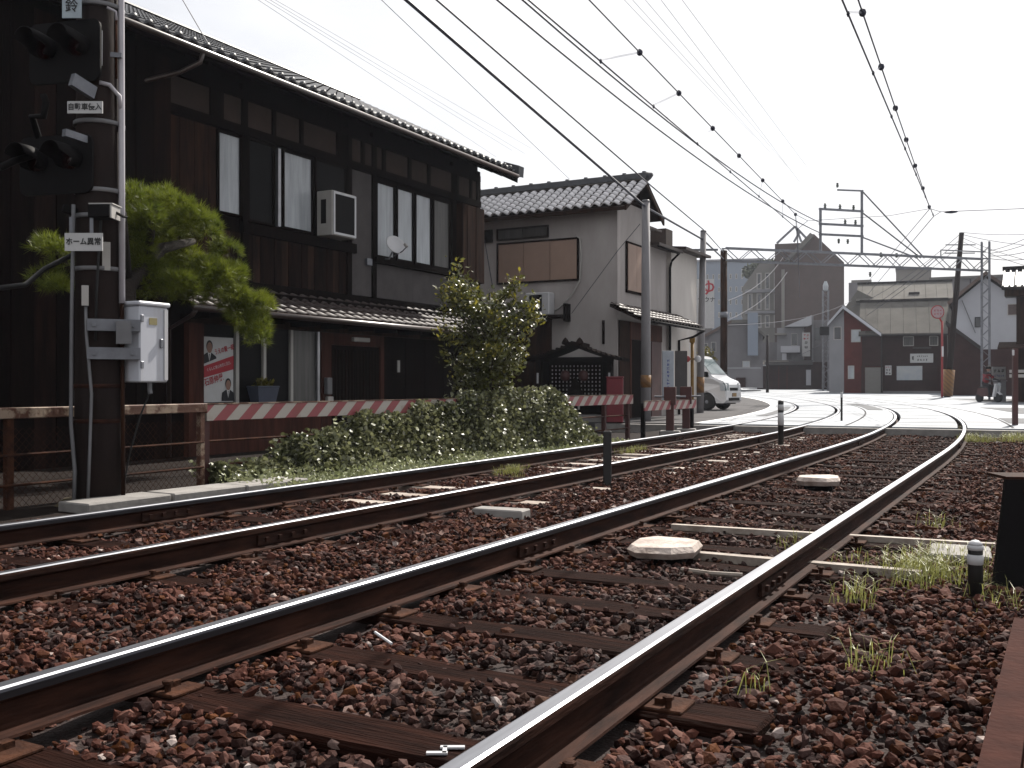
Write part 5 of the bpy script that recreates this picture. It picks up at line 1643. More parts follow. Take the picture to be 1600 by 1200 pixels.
# ------------------------------------------------------------------ white kei van
def build_van():
    t = thing('van', 'small white van coming out of the side street behind the pole', 'van', (-11.12, 33.45, 0), R(-7))
    prof = [(-1.62, .30), (-1.66, .55), (-1.64, 1.2), (-1.55, 1.74), (-1.38, 1.86), (-.4, 1.89), (.45, 1.86), (.62, 1.80), (1.18, 1.16), (1.30, 1.08), (1.58, .98), (1.67, .86), (1.70, .60), (1.70, .34), (1.62, .24), (1.34, .24)]
    # front wheel arch
    arch = [(1.02 + .33 * math.cos(R(a)), .28 + .33 * math.sin(R(a))) for a in range(0, 181, 30)]
    arch2 = [(-1.08 + .33 * math.cos(R(a)), .28 + .33 * math.sin(R(a))) for a in range(0, 181, 30)]
    prof = prof[:-1] + [(1.36, .24)] + arch + [(.68, .24), (-.74, .24)] + arch2 + [(-1.42, .26)]
    def hw(z, x):
        w = .735 if z < 1.0 else .735 - (z - 1.0) * .12
        if x > 1.5: w -= (x - 1.5) * .45
        if z < .3: w -= .02
        return w
    bm = bmesh.new()
    L_ = [bm.verts.new((x, hw(z, x), z)) for x, z in prof]
    Rr = [bm.verts.new((x, -hw(z, x), z)) for x, z in prof]
    n = len(prof)
    bm.faces.new(L_); bm.faces.new(list(reversed(Rr)))
    for i in range(n):
        bm.faces.new((L_[(i + 1) % n], L_[i], Rr[i], Rr[(i + 1) % n]))
    bmesh.ops.recalc_face_normals(bm, faces=bm.faces[:])
    ed = [e for e in bm.edges if len(e.link_faces) == 2 and e.calc_face_angle(0) > R(50) and min(v.co.z for v in e.verts) > .5]
    bmesh.ops.bevel(bm, geom=ed, offset=.05, segments=3, affect='EDGES')
    me = bpy.data.meshes.new('body'); bm.to_mesh(me); bm.free()
    me.materials.append(CARWHITE)
    put('body', me, t)
    # windscreen, set just proud of the sloping nose
    def sheet(nm, pts, m, th=.006):
        P = [Vector(p) for p in pts]
        nn = (P[1] - P[0]).cross(P[3] - P[0]).normalized() * th
        mb_ = MB(); mb_.add([p + nn for p in P] + [p - nn for p in P], [(0, 1, 2, 3), (7, 6, 5, 4), (0, 4, 5, 1), (1, 5, 6, 2), (2, 6, 7, 3), (3, 7, 4, 0)])
        return mb_.build(nm, m, t)
    sheet('windscreen', [(1.135, -.62, 1.22), (1.135, .62, 1.22), (.675, .56, 1.745), (.675, -.56, 1.745)], CARGLASS, .012)
    for s in (-1, 1):
        sheet('side_window', [(.98, s * .722, 1.13), (.30, s * .722, 1.13), (.30, s * .655, 1.68), (.58, s * .655, 1.68)], CARGLASS, .006)
        sheet('side_window', [(.22, s * .722, 1.13), (-.62, s * .722, 1.13), (-.62, s * .655, 1.68), (.22, s * .655, 1.68)], CARGLASS, .006)
        sheet('side_window', [(-.70, s * .722, 1.13), (-1.50, s * .722, 1.13), (-1.48, s * .655, 1.68), (-.70, s * .655, 1.68)], CARGLASS, .006)
        sheet('headlight', [(1.675, s * .64, .66), (1.675, s * .40, .66), (1.655, s * .40, .90), (1.60, s * .64, .92)], CARGLASS, .02)
        sheet('headlight_side', [(1.665, s * .672, .66), (1.52, s * .728, .66), (1.48, s * .728, .90), (1.60, s * .690, .92)], FROSTED, .012)
        lbox(t, 'mirror', BLACKMETAL, .98, 1.10, s * .80 - .07, s * .80 + .07, 1.12, 1.30, .02)
        sheet('door_seam', [(.26, s * .7385, .40), (.252, s * .7385, .40), (.252, s * .7385, 1.08), (.26, s * .7385, 1.08)], BLACKMETAL, .002)
        lbox(t, 'door_handle', BLACKMETAL, .33, .47, s * .738 - .012, s * .738 + .012, .95, .985, .004)
    for x in (1.02, -1.08):
        for s in (-1, 1):
            wh = MB(); wh.lathe([(.18, -.085), (.275, -.08), (.285, -.03), (.285, .05), (.27, .085), (.19, .09)], (x, s * .63, .28), 24, axis=(0, s, 0))
            wo_ = wh.build('wheel', BLACKRUBBER, t, True)
            MB().lathe([(.02, .10), (.05, .102), (.06, .09), (.16, .084), (.185, .088), (.187, .05)], (x, s * .63, .28), 18, axis=(0, s, 0)).build('rim', GREYMETAL, wo_, True)
    lbox(t, 'grille', BLACKMETAL, 1.685, 1.705, -.32, .32, .66, .76, .004)
    lbox(t, 'bumper_intake', BLACKMETAL, 1.695, 1.712, -.45, .45, .32, .42, .004)
    lbox(t, 'number_plate', YELLOW, 1.704, 1.722, -.16, .16, .46, .58)
    lbox(t, 'underbody', BLACKMETAL, -1.5, 1.5, -.62, .62, .20, .30)
    return t
build_van()
# ------------------------------------------------------------------ background buildings
# each stands at its own depth d; U() and Z() turn pixels of that front into metres
FW_DARK = mat('far_dark_brown_wall', (0.060, 0.031, 0.029), 0.9, var=.35, scale=1.2, spec=.04)
FW_RED = mat('far_red_brown_wall', (0.125, 0.034, 0.030), 0.9, var=.3, scale=1.2, spec=.04)
FW_GREY = mat('far_grey_wall', (0.22, 0.21, 0.22), 0.85, var=.2, scale=.6)
FW_LIGHT = mat('far_light_grey_wall', (0.36, 0.36, 0.38), 0.85, var=.18, scale=.5)
FW_WHITE = mat('far_white_wall', (0.62, 0.63, 0.68), 0.85, var=.12, scale=.4)
FW_BLUE = mat('far_bluish_wall', (0.33, 0.38, 0.46), 0.8, var=.15, scale=.15)
FW_BEIGE = mat('far_beige_wall', (0.30, 0.28, 0.255), 0.85, var=.2, scale=.3)
FW_BROWN = mat('tall_brown_brick_wall', (0.150, 0.110, 0.100), 0.9, var=.2, scale=.4, spec=.05)
FR_GREY = mat('far_grey_roof', (0.20, 0.19, 0.175), 0.9, var=.25, scale=.8, spec=.03)
FR_PALE = mat('far_pale_roof', (0.55, 0.56, 0.60), 0.8, var=.15, scale=.8, spec=.1)
FR_BROWN = mat('far_brown_roof', (0.17, 0.125, 0.11), 0.9, var=.25, scale=.8, spec=.05)
FR_DARK = mat('far_dark_roof', (0.05, 0.045, 0.045), 0.9, var=.25, scale=.8, spec=.1)
FGLASS = mat('far_window_glass', (0.05, 0.052, 0.06), 0.12, var=.3, scale=.5, spec=.6)
SHUTTERGREY = mat('grey_roller_shutter', (0.19, 0.18, 0.165), 0.6, var=.15, stretch=(1, 1, 12), scale=2)

class Bld:
    def __init__(self, label, pxc, d, z0=0.0, cat='building', name='building', rz=None, group=None):
        b = at_depth(pxc, 600, d)
        self.d, self.pxc, self.z0 = d, pxc, z0
        self.phi = math.atan((pxc - 800.0) / FPX)          # the front is turned square to the street view
        self.D = d / math.cos(self.phi)
        self.t = thing(name, label, cat, (b.x, b.y, z0 - .3), YAW - self.phi if rz is None else rz, group)
    def U(self, px): return self.D * math.tan(math.atan((px - 800.0) / FPX) - self.phi)
    def Z(self, py): return CAM_H + (600 - py) * self.d / FPX - (self.z0 - .3)
    def box(self, nm, m, px0, px1, y0, y1, depth=(0, 6), par=None):
        return lbox(par or self.t, nm, m, self.U(px0), self.U(px1), depth[0], depth[1], max(0, self.Z(y1)), self.Z(y0))
    def poly(self, nm, m, pts, depth=(0, 6), par=None):
        """front outline in pixels, extruded back"""
        P = [(self.U(a), max(0, self.Z(b))) for a, b in pts]
        return MB().prism(P, 'y', depth[0], depth[1]).build(nm, m, par or self.t)
    def win(self, px0, px1, y0, y1, m=FGLASS, fr=OFFWHITE, par=None, f=.05, y=0.0):
        x0, x1, z0, z1 = self.U(px0), self.U(px1), self.Z(y1), self.Z(y0)
        w = MB()
        w.box(x0, x0 + f, y - .05, y - .002, z0, z1).box(x1 - f, x1, y - .05, y - .002, z0, z1).box(x0 + f, x1 - f, y - .052, y - .002, z0, z0 + f).box(x0 + f, x1 - f, y - .052, y - .002, z1 - f, z1)
        o_ = w.build('window', fr, par or self.t)
        lbox(o_, 'pane', m, x0 + f, x1 - f, y - .03, y - .003, z0 + f, z1 - f)
        return o_
    def slope(self, nm, m, px0, px1, yeave, yridge_z, run, over=.5, th=.12, back=True, par=None):
        """roof with its ridge along the front; yeave in pixels, ridge height in metres above the eave"""
        ze = self.Z(yeave)
        P = [(-over, ze), (-over, ze + th), (run, ze + th + yridge_z), (2 * run + over, ze + th), (2 * run + over, ze), (run, ze + yridge_z)]
        if not back: P = [(-over, ze), (-over, ze + th), (run, ze + th + yridge_z), (run, ze + yridge_z)]
        x0, x1 = self.U(px0), self.U(px1)
        o_ = MB().prism(P, 'x', x0, x1).build(nm, m, par or self.t)
        if back:
            lbox(o_, 'ridge_cap', FR_DARK, x0 - .05, x1 + .05, run - .18, run + .18, ze + th + yridge_z - .04, ze + th + yridge_z + .14)
            MB().tube([(x0, -over - .08, ze), (x1, -over - .08, ze - .03)], .07, 6).build('gutter', FR_DARK, o_)
            n_ = int((x1 - x0) / .9)
            for i in range(n_):
                x = x0 + (i + .5) * (x1 - x0) / n_
                MB().tube([(x, -over, ze + th), (x, run, ze + th + yridge_z)], .035, 4).build('roof_seam', m, o_)
        return o_

# dark shop house with a gabled wing
B = Bld('dark brown shop house with broad grey roof and signboards across the street', 1400, 75, .16, 'house', 'shop_house')
B.box('wall', FW_DARK, 1376, 1480, 523, 616, (0, 7))
B.slope('roof', FR_GREY, 1342, 1484, 524, 2.75, 3.5, .6)
B.poly('wing_wall', FW_RED, [(1319, 616), (1319, 483), (1376, 526), (1376, 616)], (-.25, 6.5))
B.box('wing_front', FW_DARK, 1347, 1376.5, 524, 572, (-.45, -.251))
B.poly('light_wing_wall', FW_LIGHT, [(1296, 616), (1296, 505), (1319, 482), (1319, 616)], (-.25, 6.5))
wr_ = B.poly('wing_roof', FR_GREY, [(1294, 507), (1318, 479), (1319, 475), (1377, 520), (1375, 526), (1318.5, 482)], (-.7, 7))
B.poly('bargeboard', FW_WHITE, [(1318, 481), (1318, 476), (1377, 521), (1377, 526)], (-.80, -.705), par=wr_)
B.poly('bargeboard', FW_WHITE, [(1318, 481), (1318, 476), (1294, 503), (1294, 508)], (-.80, -.705), par=wr_)
B.win(1330, 1345, 514, 534, FROSTED, y=-.25); B.win(1325, 1335, 571, 592, FROSTED, y=-.25)
B.win(1303, 1315, 509, 530, FGLASS, y=-.25)
B.box('garage_shutter', SHUTTERGREY, 1352, 1379, 574, 615, (-.46, -.30))
B.box('garage_frame', FW_DARK, 1346, 1352, 571, 615, (-.46, -.26))
for (a, b) in ((1411, 1428), (1452, 1466)):
    B.win(a, b, 526, 541, CURTAINED)
B.box('ledge', GREYBOARD, 1426, 1455, 543, 545, (-.25, -.002))
def far_sign(label, B_, px0, px1, y0, y1, yoff, text=None, ink=INKBLACK, size=.3, m=SIGNWHITE, squeeze=1, line=1.0):
    M_ = B_.t
    c = Vector((B_.U((px0 + px1) / 2), yoff, B_.Z((y0 + y1) / 2)))
    wpos = Matrix.Rotation(M_.rotation_euler[2], 4, 'Z') @ c + Vector(M_.location)
    t = thing('sign_board', label, 'sign', wpos, M_.rotation_euler[2])
    w, h = B_.U(px1) - B_.U(px0), B_.Z(y0) - B_.Z(y1)
    lbox(t, 'board', m, -w / 2, w / 2, 0, .05, -h / 2, h / 2)
    if text: lettering(t, text, ink, size, (0, -.006, 0), FACE_MY, squeeze=squeeze, bold=.004, line=line)
    return t
s_ = far_sign('white horizontal signboard with two lines of lettering on the dark shop', B, 1422, 1458, 553, 567, -.12)
worn_marks(s_, -.35, .45, -.24, .0, 1, 4, INKBLACK, -.006); worn_marks(s_, -.35, .45, .06, .24, 1, 6, INKBLACK, -.006); worn_marks(s_, -.75, -.45, -.2, .2, 1, 1, INKBLACK, -.006)
s_ = far_sign('bluish white notice board below the signboard on the dark shop', B, 1401, 1441, 572, 594, -.10, None, m=mat('faded_blue_white_board', (.44, .50, .56), .5, col2=(.62, .62, .62), scale=1.5))
s_ = far_sign('small square notice beside the garage shutter', B, 1383, 1393, 571, 586, -.08)
worn_marks(s_, -.22, .22, -.32, .12, 2, 2, INKBLACK, -.006); worn_marks(s_, -.22, .22, .15, .32, 1, 3, INKRED, -.006)
MB().tube([(B.U(1377.5), -.5, B.Z(527)), (B.U(1377.5), -.5, B.Z(614))], .06, 6).build('downpipe', FR_DARK, B.t)
B.box('plinth', FW_GREY, 1380, 1479, 611, 616, (-.12, -.003))
for a in range(1384, 1479, 7):
    B.box('batten', FW_DARK, a, a + .8, 545, 611, (-.06, -.003))
# buildings behind it
B = Bld('long grey roofed building rising behind the dark shop house', 1410, 92, .2)
B.poly('wall', FR_GREY, [(1300, 612), (1300, 506), (1340, 451), (1376, 470), (1492, 470), (1492, 612)], (0, 8)); B.slope('roof', FR_GREY, 1338, 1490, 470, 1.9, 3.5, .4)
B.box('roof_vent', FR_DARK, 1420, 1437, 456, 465, (.6, 1.9))
B = Bld('grey water tank block on a rooftop behind the shop', 1348, 125, .2)
B.box('wall', FW_GREY, 1326, 1372, 441, 610, (0, 8)); B.box('tank', FW_BEIGE, 1330, 1362, 436, 441, (1, 6)); B.box('parapet', FW_LIGHT, 1372.3, 1388, 448, 610, (0, 6))
B = Bld('flat topped beige block in the centre background', 1428, 135, .2)
B.box('wall', FW_BEIGE, 1400, 1455, 421, 610, (0, 12)); B.box('roof_edge', FW_GREY, 1399, 1456, 418.5, 421, (-.2, 12))
B = Bld('long low grey green building behind the leaning pole', 1500, 122, .2)
B.box('wall', FW_GREY, 1453, 1572, 436, 610, (0, 10)); B.box('roof_edge', FR_GREY, 1452, 1574, 432, 436, (-.4, 10))
for a in (1476, 1497, 1515, 1535, 1556): B.box('pilaster', FR_DARK, a, a + 2.5, 437, 462, (-.12, -.002))
# white gabled house
B = Bld('white walled house with steep brown roof at the right', 1540, 72, .15, 'house', 'white_house')
B.poly('wall', FW_WHITE, [(1489, 618), (1489, 474), (1540, 434), (1622, 492), (1622, 618)], (0, 8))
B.poly('roof', FR_BROWN, [(1482, 476), (1540, 430), (1540, 424.5), (1480, 471)], (-.5, 8.3))
B.poly('roof', FR_BROWN, [(1540, 430), (1628, 492), (1630, 487), (1540, 424.5)], (-.5, 8.3))
B.win(1523, 1536, 495, 511, FGLASS, fr=BLACKWOOD); B.win(1574, 1592, 476, 494, mat('brown_blind', (.10, .06, .055), .5), fr=OFFWHITE)
MB().tube([(B.U(1503), -.1, B.Z(468)), (B.U(1524), -.1, B.Z(520))], .03, 6).build('downpipe', GREYPAINT, B.t)
# dark lean-to
B = Bld('black wooden lean-to shed below the white house', 1530, 65, .1, 'shed', 'lean_to_shed')
B.poly('wall', FW_DARK, [(1481, 622), (1481, 506), (1533, 546), (1640, 546), (1640, 622)], (0, 3))
B.poly('roof', FR_DARK, [(1478, 506), (1478, 500), (1535, 543), (1535, 549)], (-.4, 3.2))
# tiled house at the right edge
B = Bld('tiled roof house cut off by the right edge', 1625, 47, 0, 'house', 'tiled_house')
B.box('wall', BROWNWOOD, 1588, 1720, 452, 628, (0, 6))
r_ = B.slope('roof', ROOFTILE, 1566, 1725, 451, 1.1, 2.2, .7, .10)
for i in range(9):
    x = B.U(1568) + i * .27
    MB().tube([(x, -.68, B.Z(451) + .13), (x, 2.2, B.Z(451) + .13 + 1.1 * 2.88 / 2.9)], .05, 6).build('tile_rib', ROOFTILE, r_)
B.box('soffit', BROWNWOOD, 1570, 1720, 452, 462, (-.55, -.01))
pr_ = B.slope('porch_roof', BROWNWOOD, 1560, 1720, 546, .35, 1.0, 1.3, .07, False)
B.box('name_board', OFFWHITE, 1578, 1640, 578, 582.5, (-1.0, -.95)); B.box('name_board', OFFWHITE, 1578, 1640, 585, 590, (-1.0, -.95))
B.win(1582, 1587.6, 560, 600, FROSTED)
# brown post at the crossing corner
bp0 = on_ground(1586, 664, 0)
t = thing('wooden_post', 'thin dark brown post at the grassy crossing corner', 'post', (bp0.x, bp0.y, -.1), R(20))
lbox(t, 'shaft', DARKRED, -.05, .05, -.05, .05, 0, 1.75, .006)
lbox(t, 'lamp', WHITEPAINT, -.08, -.04, -.09, -.05, 1.60, 1.72, .01)

# shop row
B = Bld('low dark shopfront with sunlit-toned awning edge beyond the curve', 1240, 100, .35, 'shop', 'shopfront')
B.box('wall', FW_DARK, 1183, 1298, 566, 610, (0, 8))
a_ = B.slope('awning', FR_DARK, 1182, 1270, 571, .5, .9, .9, .06, False)
B.box('awning_edge', FW_BEIGE, 1192, 1232, 563.5, 565.5, (-.98, -.92), par=a_); B.box('awning_edge', FW_WHITE, 1188, 1199, 570, 572, (-.98, -.92), par=a_)  # pale strips put the sun on the awning edge into the colour
B.box('pillar', FW_RED, 1216, 1217.5, 572, 608, (-.1, -.002)); B.box('pillar', FW_RED, 1229, 1230.5, 572, 608, (-.1, -.002))
B.box('vending_machine_panel', FW_WHITE, 1259.5, 1267, 578, 602, (-.35, -.01)); B.box('pale_door', FW_GREY, 1284, 1289, 572, 606, (-.05, -.002))
B = Bld('small white upper storey house with balcony in the shop row', 1240, 103, .35, 'house', 'balcony_house')
B.box('wall', FW_LIGHT, 1214, 1256, 512, 610, (0, 7)); B.win(1236, 1246, 521, 540, FGLASS); B.box('balcony', FW_WHITE, 1220, 1250, 541, 551, (-.9, -.002))
B.poly('roof', FR_PALE, [(1226, 511), (1268, 494), (1268, 508), (1262, 511)], (-1.0, 7))
B.box('tub', FW_WHITE, 1222, 1229, 552, 564, (-.7, -.1))
B.box('side_roof', FW_BEIGE, 1211, 1229, 521, 523.5, (-.9, -.002))
B = Bld('dark narrow house front beside the balcony house', 1280, 102, .35, 'house', 'narrow_house')
B.box('wall', FW_GREY, 1257, 1299, 500, 610, (0, 7)); B.box('wall_panel', FW_DARK, 1257, 1268, 510, 566, (-.3, -.002)); B.box('upper_window', FGLASS, 1273, 1282, 512, 532, (-.06, -.002)); B.box('post', FW_LIGHT, 1269, 1271, 494, 570, (-.4, -.3))
s_ = far_sign('tall white shop sign with red heading in the shop row', B, 1253.5, 1266, 520, 557, -.75)
worn_marks(s_, -.3, .3, .45, 1.1, 2, 2, INKRED, -.006); worn_marks(s_, -.22, .22, -.55, .40, 2, 1, INKBLACK, -.006)
B = Bld('grey plain wall left of the shop row', 1200, 108, .4, 'wall', 'garden_wall')
B.box('wall', FW_GREY, 1185, 1216, 535, 610, (0, 5))
# tall brown building
B = Bld('tall brown windowless building with stepped gable roof in the centre', 1265, 140, .4)
B.box('wall', FW_BROWN, 1222, 1319, 415, 612, (0, 14)); B.poly('gable', FW_BROWN, [(1222, 415), (1226, 408), (1268, 366), (1272, 366), (1319, 412), (1319, 415)], (0, 14))
B.poly('sloping_roof', FR_GREY, [(1226, 408), (1233, 408), (1272, 371), (1266, 366)], (-1.6, -.005))
B.box('stair_tower', FW_BROWN, 1210, 1254, 376, 612, (2, 13)); B.box('corner_pier', FW_BEIGE, 1221, 1226, 420, 612, (-.3, -.002))
fr2 = MB()
for a, b in (((1213, 375), (1242, 349)), ((1242, 349), (1263, 372)), ((1243, 350), (1252, 374)), ((1250, 357), (1240, 374))):
    fr2.bar((B.U(a[0]), 2.2, B.Z(a[1])), (B.U(b[0]), 2.2, B.Z(b[1])), .3, .3)
fr2.build('roof_frame', GREYMETAL, B.t)
# beige flats stepping away
B = Bld('beige block of flats with dark windows left of the tall brown building', 1200, 150, .4)
B.poly('wall', FW_BEIGE, [(1160, 612), (1160, 448), (1186, 412), (1222, 412), (1222, 612)], (0, 14))
for r_, (y0, y1) in enumerate(((426, 452), (458, 484), (492, 512))):
    for a in (1168, 1182, 1195, 1209):
        if r_ == 0 and a < 1180: continue
        B.win(a, a + 8, y0, y1, FGLASS, f=.18)
B.box('balcony_band', FW_LIGHT, 1164, 1221, 452.5, 457, (-.7, -.002)); B.box('balcony_band', FW_LIGHT, 1164, 1221, 486, 490, (-.7, -.002))
# bluish apartment block
B = Bld('pale bluish apartment block far behind the sauna sign', 1140, 195, .5)
B.box('wall', FW_BLUE, 1062, 1192, 408, 606, (0, 18)); B.box('roof_edge', FW_LIGHT, 1061, 1193, 405, 408, (-.4, 18))
for a in range(1086, 1190, 9):
    for y in (428, 448, 468, 488):
        B.win(a, a + 3, y, y + 8, FGLASS, f=.12)
# sauna sign
B = Bld('slim support building carrying the sauna sign', 1100, 96, .3)
B.box('wall', FW_GREY, 1080, 1113, 512, 610, (.3, 5)); B.box('mast', GREYMETAL, 1101, 1103, 436, 511, (.3, .6))
s_ = far_sign('tall white bath house sign with red ゆ and サウナ', B, 1089, 1116, 436, 513, 0, None)
lettering(s_, 'ゆ', INKRED, 1.55, (.18, -.006, 1.45), FACE_MY, bold=.03)
lettering(s_, 'サウナ', INKBLACK, .56, (.1, -.006, .35), FACE_MY, bold=.01)
# grey gabled house
B = Bld('grey gabled house with pinkish roof beyond the van', 1150, 88, .3, 'house', 'grey_house')
B.poly('wall', FW_GREY, [(1098, 606), (1098, 528), (1143, 504), (1170, 504), (1192, 524), (1192, 606)], (0, 7))
B.poly('roof', FR_BROWN, [(1093, 531), (1093, 526.5), (1143, 500), (1143, 505)], (-.4, 7)); B.poly('roof', FR_GREY, [(1143, 505), (1143, 500), (1171, 500), (1195, 523), (1195, 528), (1170, 505)], (-.4, 7))
B.box('blue_panel', FW_BLUE, 1168, 1184, 490, 556, (-1.0, -.42)); B.win(1098.5, 1106, 536, 548, FGLASS); B.win(1111, 1119, 534, 550, FGLASS); B.win(1160, 1172, 564, 574, FROSTED)
B = Bld('low grey garden wall beyond the van', 1160, 82, .25, 'wall', 'garden_wall')
B.box('wall', FW_GREY, 1125, 1188, 576, 605, (0, .3)); B.box('coping', FW_LIGHT, 1124, 1189, 574, 576, (-.05, .35)); B.box('gate', FW_DARK, 1150, 1165, 590, 605, (-.1, -.002))
# far tree crowns
FARLEAF = mat('far_tree_leaf', (0.14, 0.16, 0.09), .7, var=.4, island=.4)
tt = at_depth(1195, 600, 165); tt.z = 0
ft = thing('distant_tree', 'dark tree crown showing above the flats', 'tree', tt)
MB().tube([(0, 0, 0), (0, 0, 19)], [.4, .2], 8).build('trunk', BARK, ft)
pp = np.concatenate([in_blob(500, (x, 0, z), (1.6, 1.6, 1.2), .4)[0] for x, z in ((-.9, 20.0), (.8, 20.4), (2.2, 19.8), (-2.2, 19.6))])
put('crown', cloud_mesh('crown', leaves(pp, .5, aspect=.7), FARLEAF), ft)
tt = at_depth(1098, 600, 44); tt.z = 0
ys = thing('small_tree', 'small yellow green bush glimpsed above the white van', 'shrub', tt)
MB().tube([(0, 0, 0), (0, 0, 1.8)], [.05, .03], 6).build('trunk', BARK, ys)
pp, _ = in_blob(500, (0, 0, 2.0), (.6, .6, .55), .3)
put('crown', cloud_mesh('crown', leaves(pp, .13, aspect=.6), YLEAF), ys)

# ------------------------------------------------------------------ catenary gantry across the curve
GA = at_depth(1131, 600, 45.0); GB = at_depth(1540, 600, 49.0)
ga = thing('catenary_gantry', 'grey lattice steel gantry spanning the tracks over the street', 'gantry', (GB.x, GB.y, 0))
go = Vector((GB.x, GB.y, 0))
def gp_(px, py, off=0.0):
    """point on the gantry plane"""
    f_ = (px - 1131) / (1540 - 1131)
    d = 45 + 4 * f_
    p = at_depth(px, py, d + off)
    return p - go
def lat_col(par, base, h, w, nm):
    mb_ = MB()
    for sx in (-1, 1):
        for sy in (-1, 1):
            mb_.box(base.x + sx * w / 2 - .045, base.x + sx * w / 2 + .045, base.y + sy * w / 2 - .045, base.y + sy * w / 2 + .045, 0, h)
    mb_.build(nm + '_leg', GREYMETAL, par)['kind'] = 'stuff'
    k = 0; z = .2
    lc_ = MB()
    while z + w < h:
        for (ax, s) in (('x', -1), ('x', 1), ('y', -1), ('y', 1)):
            a0, a1 = (-w / 2, w / 2) if k % 2 else (w / 2, -w / 2)
            if ax == 'x': p, q = (base.x + a0, base.y + s * w / 2, z), (base.x + a1, base.y + s * w / 2, z + w)
            else: p, q = (base.x + s * w / 2, base.y + a0, z), (base.x + s * w / 2, base.y + a1, z + w)
            lc_.bar(p, q, .07, .02)
        z += w; k += 1
    lc_.build(nm + '_lacing', GREYMETAL, par)['kind'] = 'stuff'
lat_col(ga, Vector((0, 0, 0)), 7.9, .34, 'column')
lbox(ga, 'column_footing', CONCRETE, -.35, .35, -.35, .35, -.2, .12, .02)
zt, zb = 7.05, 6.48
A0 = Vector((GA.x, GA.y, 0)) - go
A1 = Vector((0, 0, 0))
dirv = (A1 - A0).normalized(); LL = (A1 - A0).length; nv = Vector((-dirv.y, dirv.x, 0))
for z in (zt, zb):
    for s in (-.18, .18):
        MB().bar(A0 + nv * s + Vector((0, 0, z)), A1 + nv * s + Vector((0, 0, z)), .055, .06).build('chord', GREYMETAL, ga)
nb = 20
for i in range(nb):
    a = A0 + dirv * LL * i / nb; b = A0 + dirv * LL * (i + 1) / nb
    for s in (-.18, .18):
        z0, z1 = (zb, zt) if i % 2 else (zt, zb)
        MB().bar(a + nv * s + Vector((0, 0, z0)), b + nv * s + Vector((0, 0, z1)), .035, .03).build('brace', GREYMETAL, ga)
def zz_(py, d=47.0): return CAM_H + (600 - py) * d / FPX
fx = lambda px: A0 + dirv * LL * (px - 1131) / (1540 - 1131)
for px, top in ((1274, 330), (1338, 297)):
    p = fx(px); MB().bar(p + Vector((0, 0, zt)), p + Vector((0, 0, zz_(top))), .11, .11).build('mast', GREYMETAL, ga)
for py in (330, 353, 369):
    MB().bar(fx(1272) + Vector((0, 0, zz_(py))), fx(1340) + Vector((0, 0, zz_(py))), .08, .10).build('cross_arm', GREYMETAL, ga)
MB().bar(fx(1300) + Vector((0, 0, zz_(299))), fx(1340) + Vector((0, 0, zz_(298))), .07, .07).build('cross_arm', GREYMETAL, ga)
for (p0, y0), (p1, y1) in (((1340, 300), (1438, 399)), ((1340, 333), (1432, 399)), ((1340, 371), (1425, 399))):
    MB().tube([fx(p0) + Vector((0, 0, zz_(y0))), fx(p1) + Vector((0, 0, zz_(y1)))], .035, 6).build('stay', GREYMETAL, ga)
insu = MB().lathe([(.03, 0), (.07, .03), (.04, .07), (.08, .11), (.04, .15), (.06, .20), (.02, .24)], n=10)
INSUL = mat('brown_insulator', (.10, .12, .10), .3, var=.2)
ime = insu.mesh('insulator', INSUL, True)
for px, py in ((1300, 297), (1281, 330), (1304, 330), (1325, 330), (1312, 353), (1328, 353), (1368, 402), (1393, 402), (1425, 402)):
    put('insulator', ime, ga, fx(px) + Vector((0, 0, zz_(py) + .05)))
for px, py in ((1302, 371), (1316, 371), (1351, 421)):
    put('insulator', ime, ga, fx(px) + Vector((0, 0, zz_(py) - .10)), rot=(math.pi, 0, 0))
# small frame beside the column top
MB().bar(fx(1465) + Vector((0, 0, zt)), fx(1465) + Vector((0, 0, zz_(385))), .05).build('bracket', GREYMETAL, ga)
MB().bar(fx(1465) + Vector((0, 0, zz_(385))), Vector((0, 0, zz_(385))), .05).build('bracket', GREYMETAL, ga)
# farther lattice post with a signal
b_ = at_depth(1290, 600, 88); b_.z = .2
lpost = thing('lattice_post', 'far grey lattice post carrying a black signal before the dark house', 'post', b_, R(20))
lat_col(lpost, Vector((0, 0, 0)), 9.0, .45, 'column')
MB().lathe([(.05, 0), (.22, .1), (.25, .5), (.1, .9)], (0, 0, 8.9), 10).build('cap', FROSTED, lpost)
lbox(lpost, 'signal_box', BLACKMETAL, -.55, .6, -.5, -.2, 5.0, 5.75, .05)

# ------------------------------------------------------------------ round stop sign on its red post
b_ = at_depth(1472, 600, 58.5); b_.z = 0
rs = thing('round_sign', 'round pink and white sign on a red post by the leaning pole', 'sign', b_, YAW)
MB().cyl((0, 0, 0), .06, 4.6, 10).build('post', RED, rs, True)
MB().bar((0, 0, 4.5), (-.25, 0, 4.95), .08).build('arm', RED, rs)
MB().lathe([(.34, .031), (.345, .036), (.33, .05)], (-.32, -.1, 5.12), 22, axis=(0, -1, 0)).build('disc', mat('pale_sign_disc', (.46, .34, .36), .5, var=.15), rs)
MB().lathe([(.37, 0), (.40, .005), (.40, .025), (.39, .03)], (-.32, -.1, 5.12), 22, axis=(0, -1, 0)).build('rim', RED, rs)
worn_marks(rs, -.56, -.08, 5.13, 5.30, 1, 3, INKRED, -.155); worn_marks(rs, -.56, -.08, 4.93, 5.08, 1, 3, INKRED, -.155)
lbox(rs, 'number_tag', WHITEPAINT, -.05, .05, -.1, -.062, 2.5, 3.1)
plate('white sign with black lettering by the person on the scooter', 1550, 573, 1572, 593, 49.5, None, .20, 1.0, name='sign_board', th=.03)
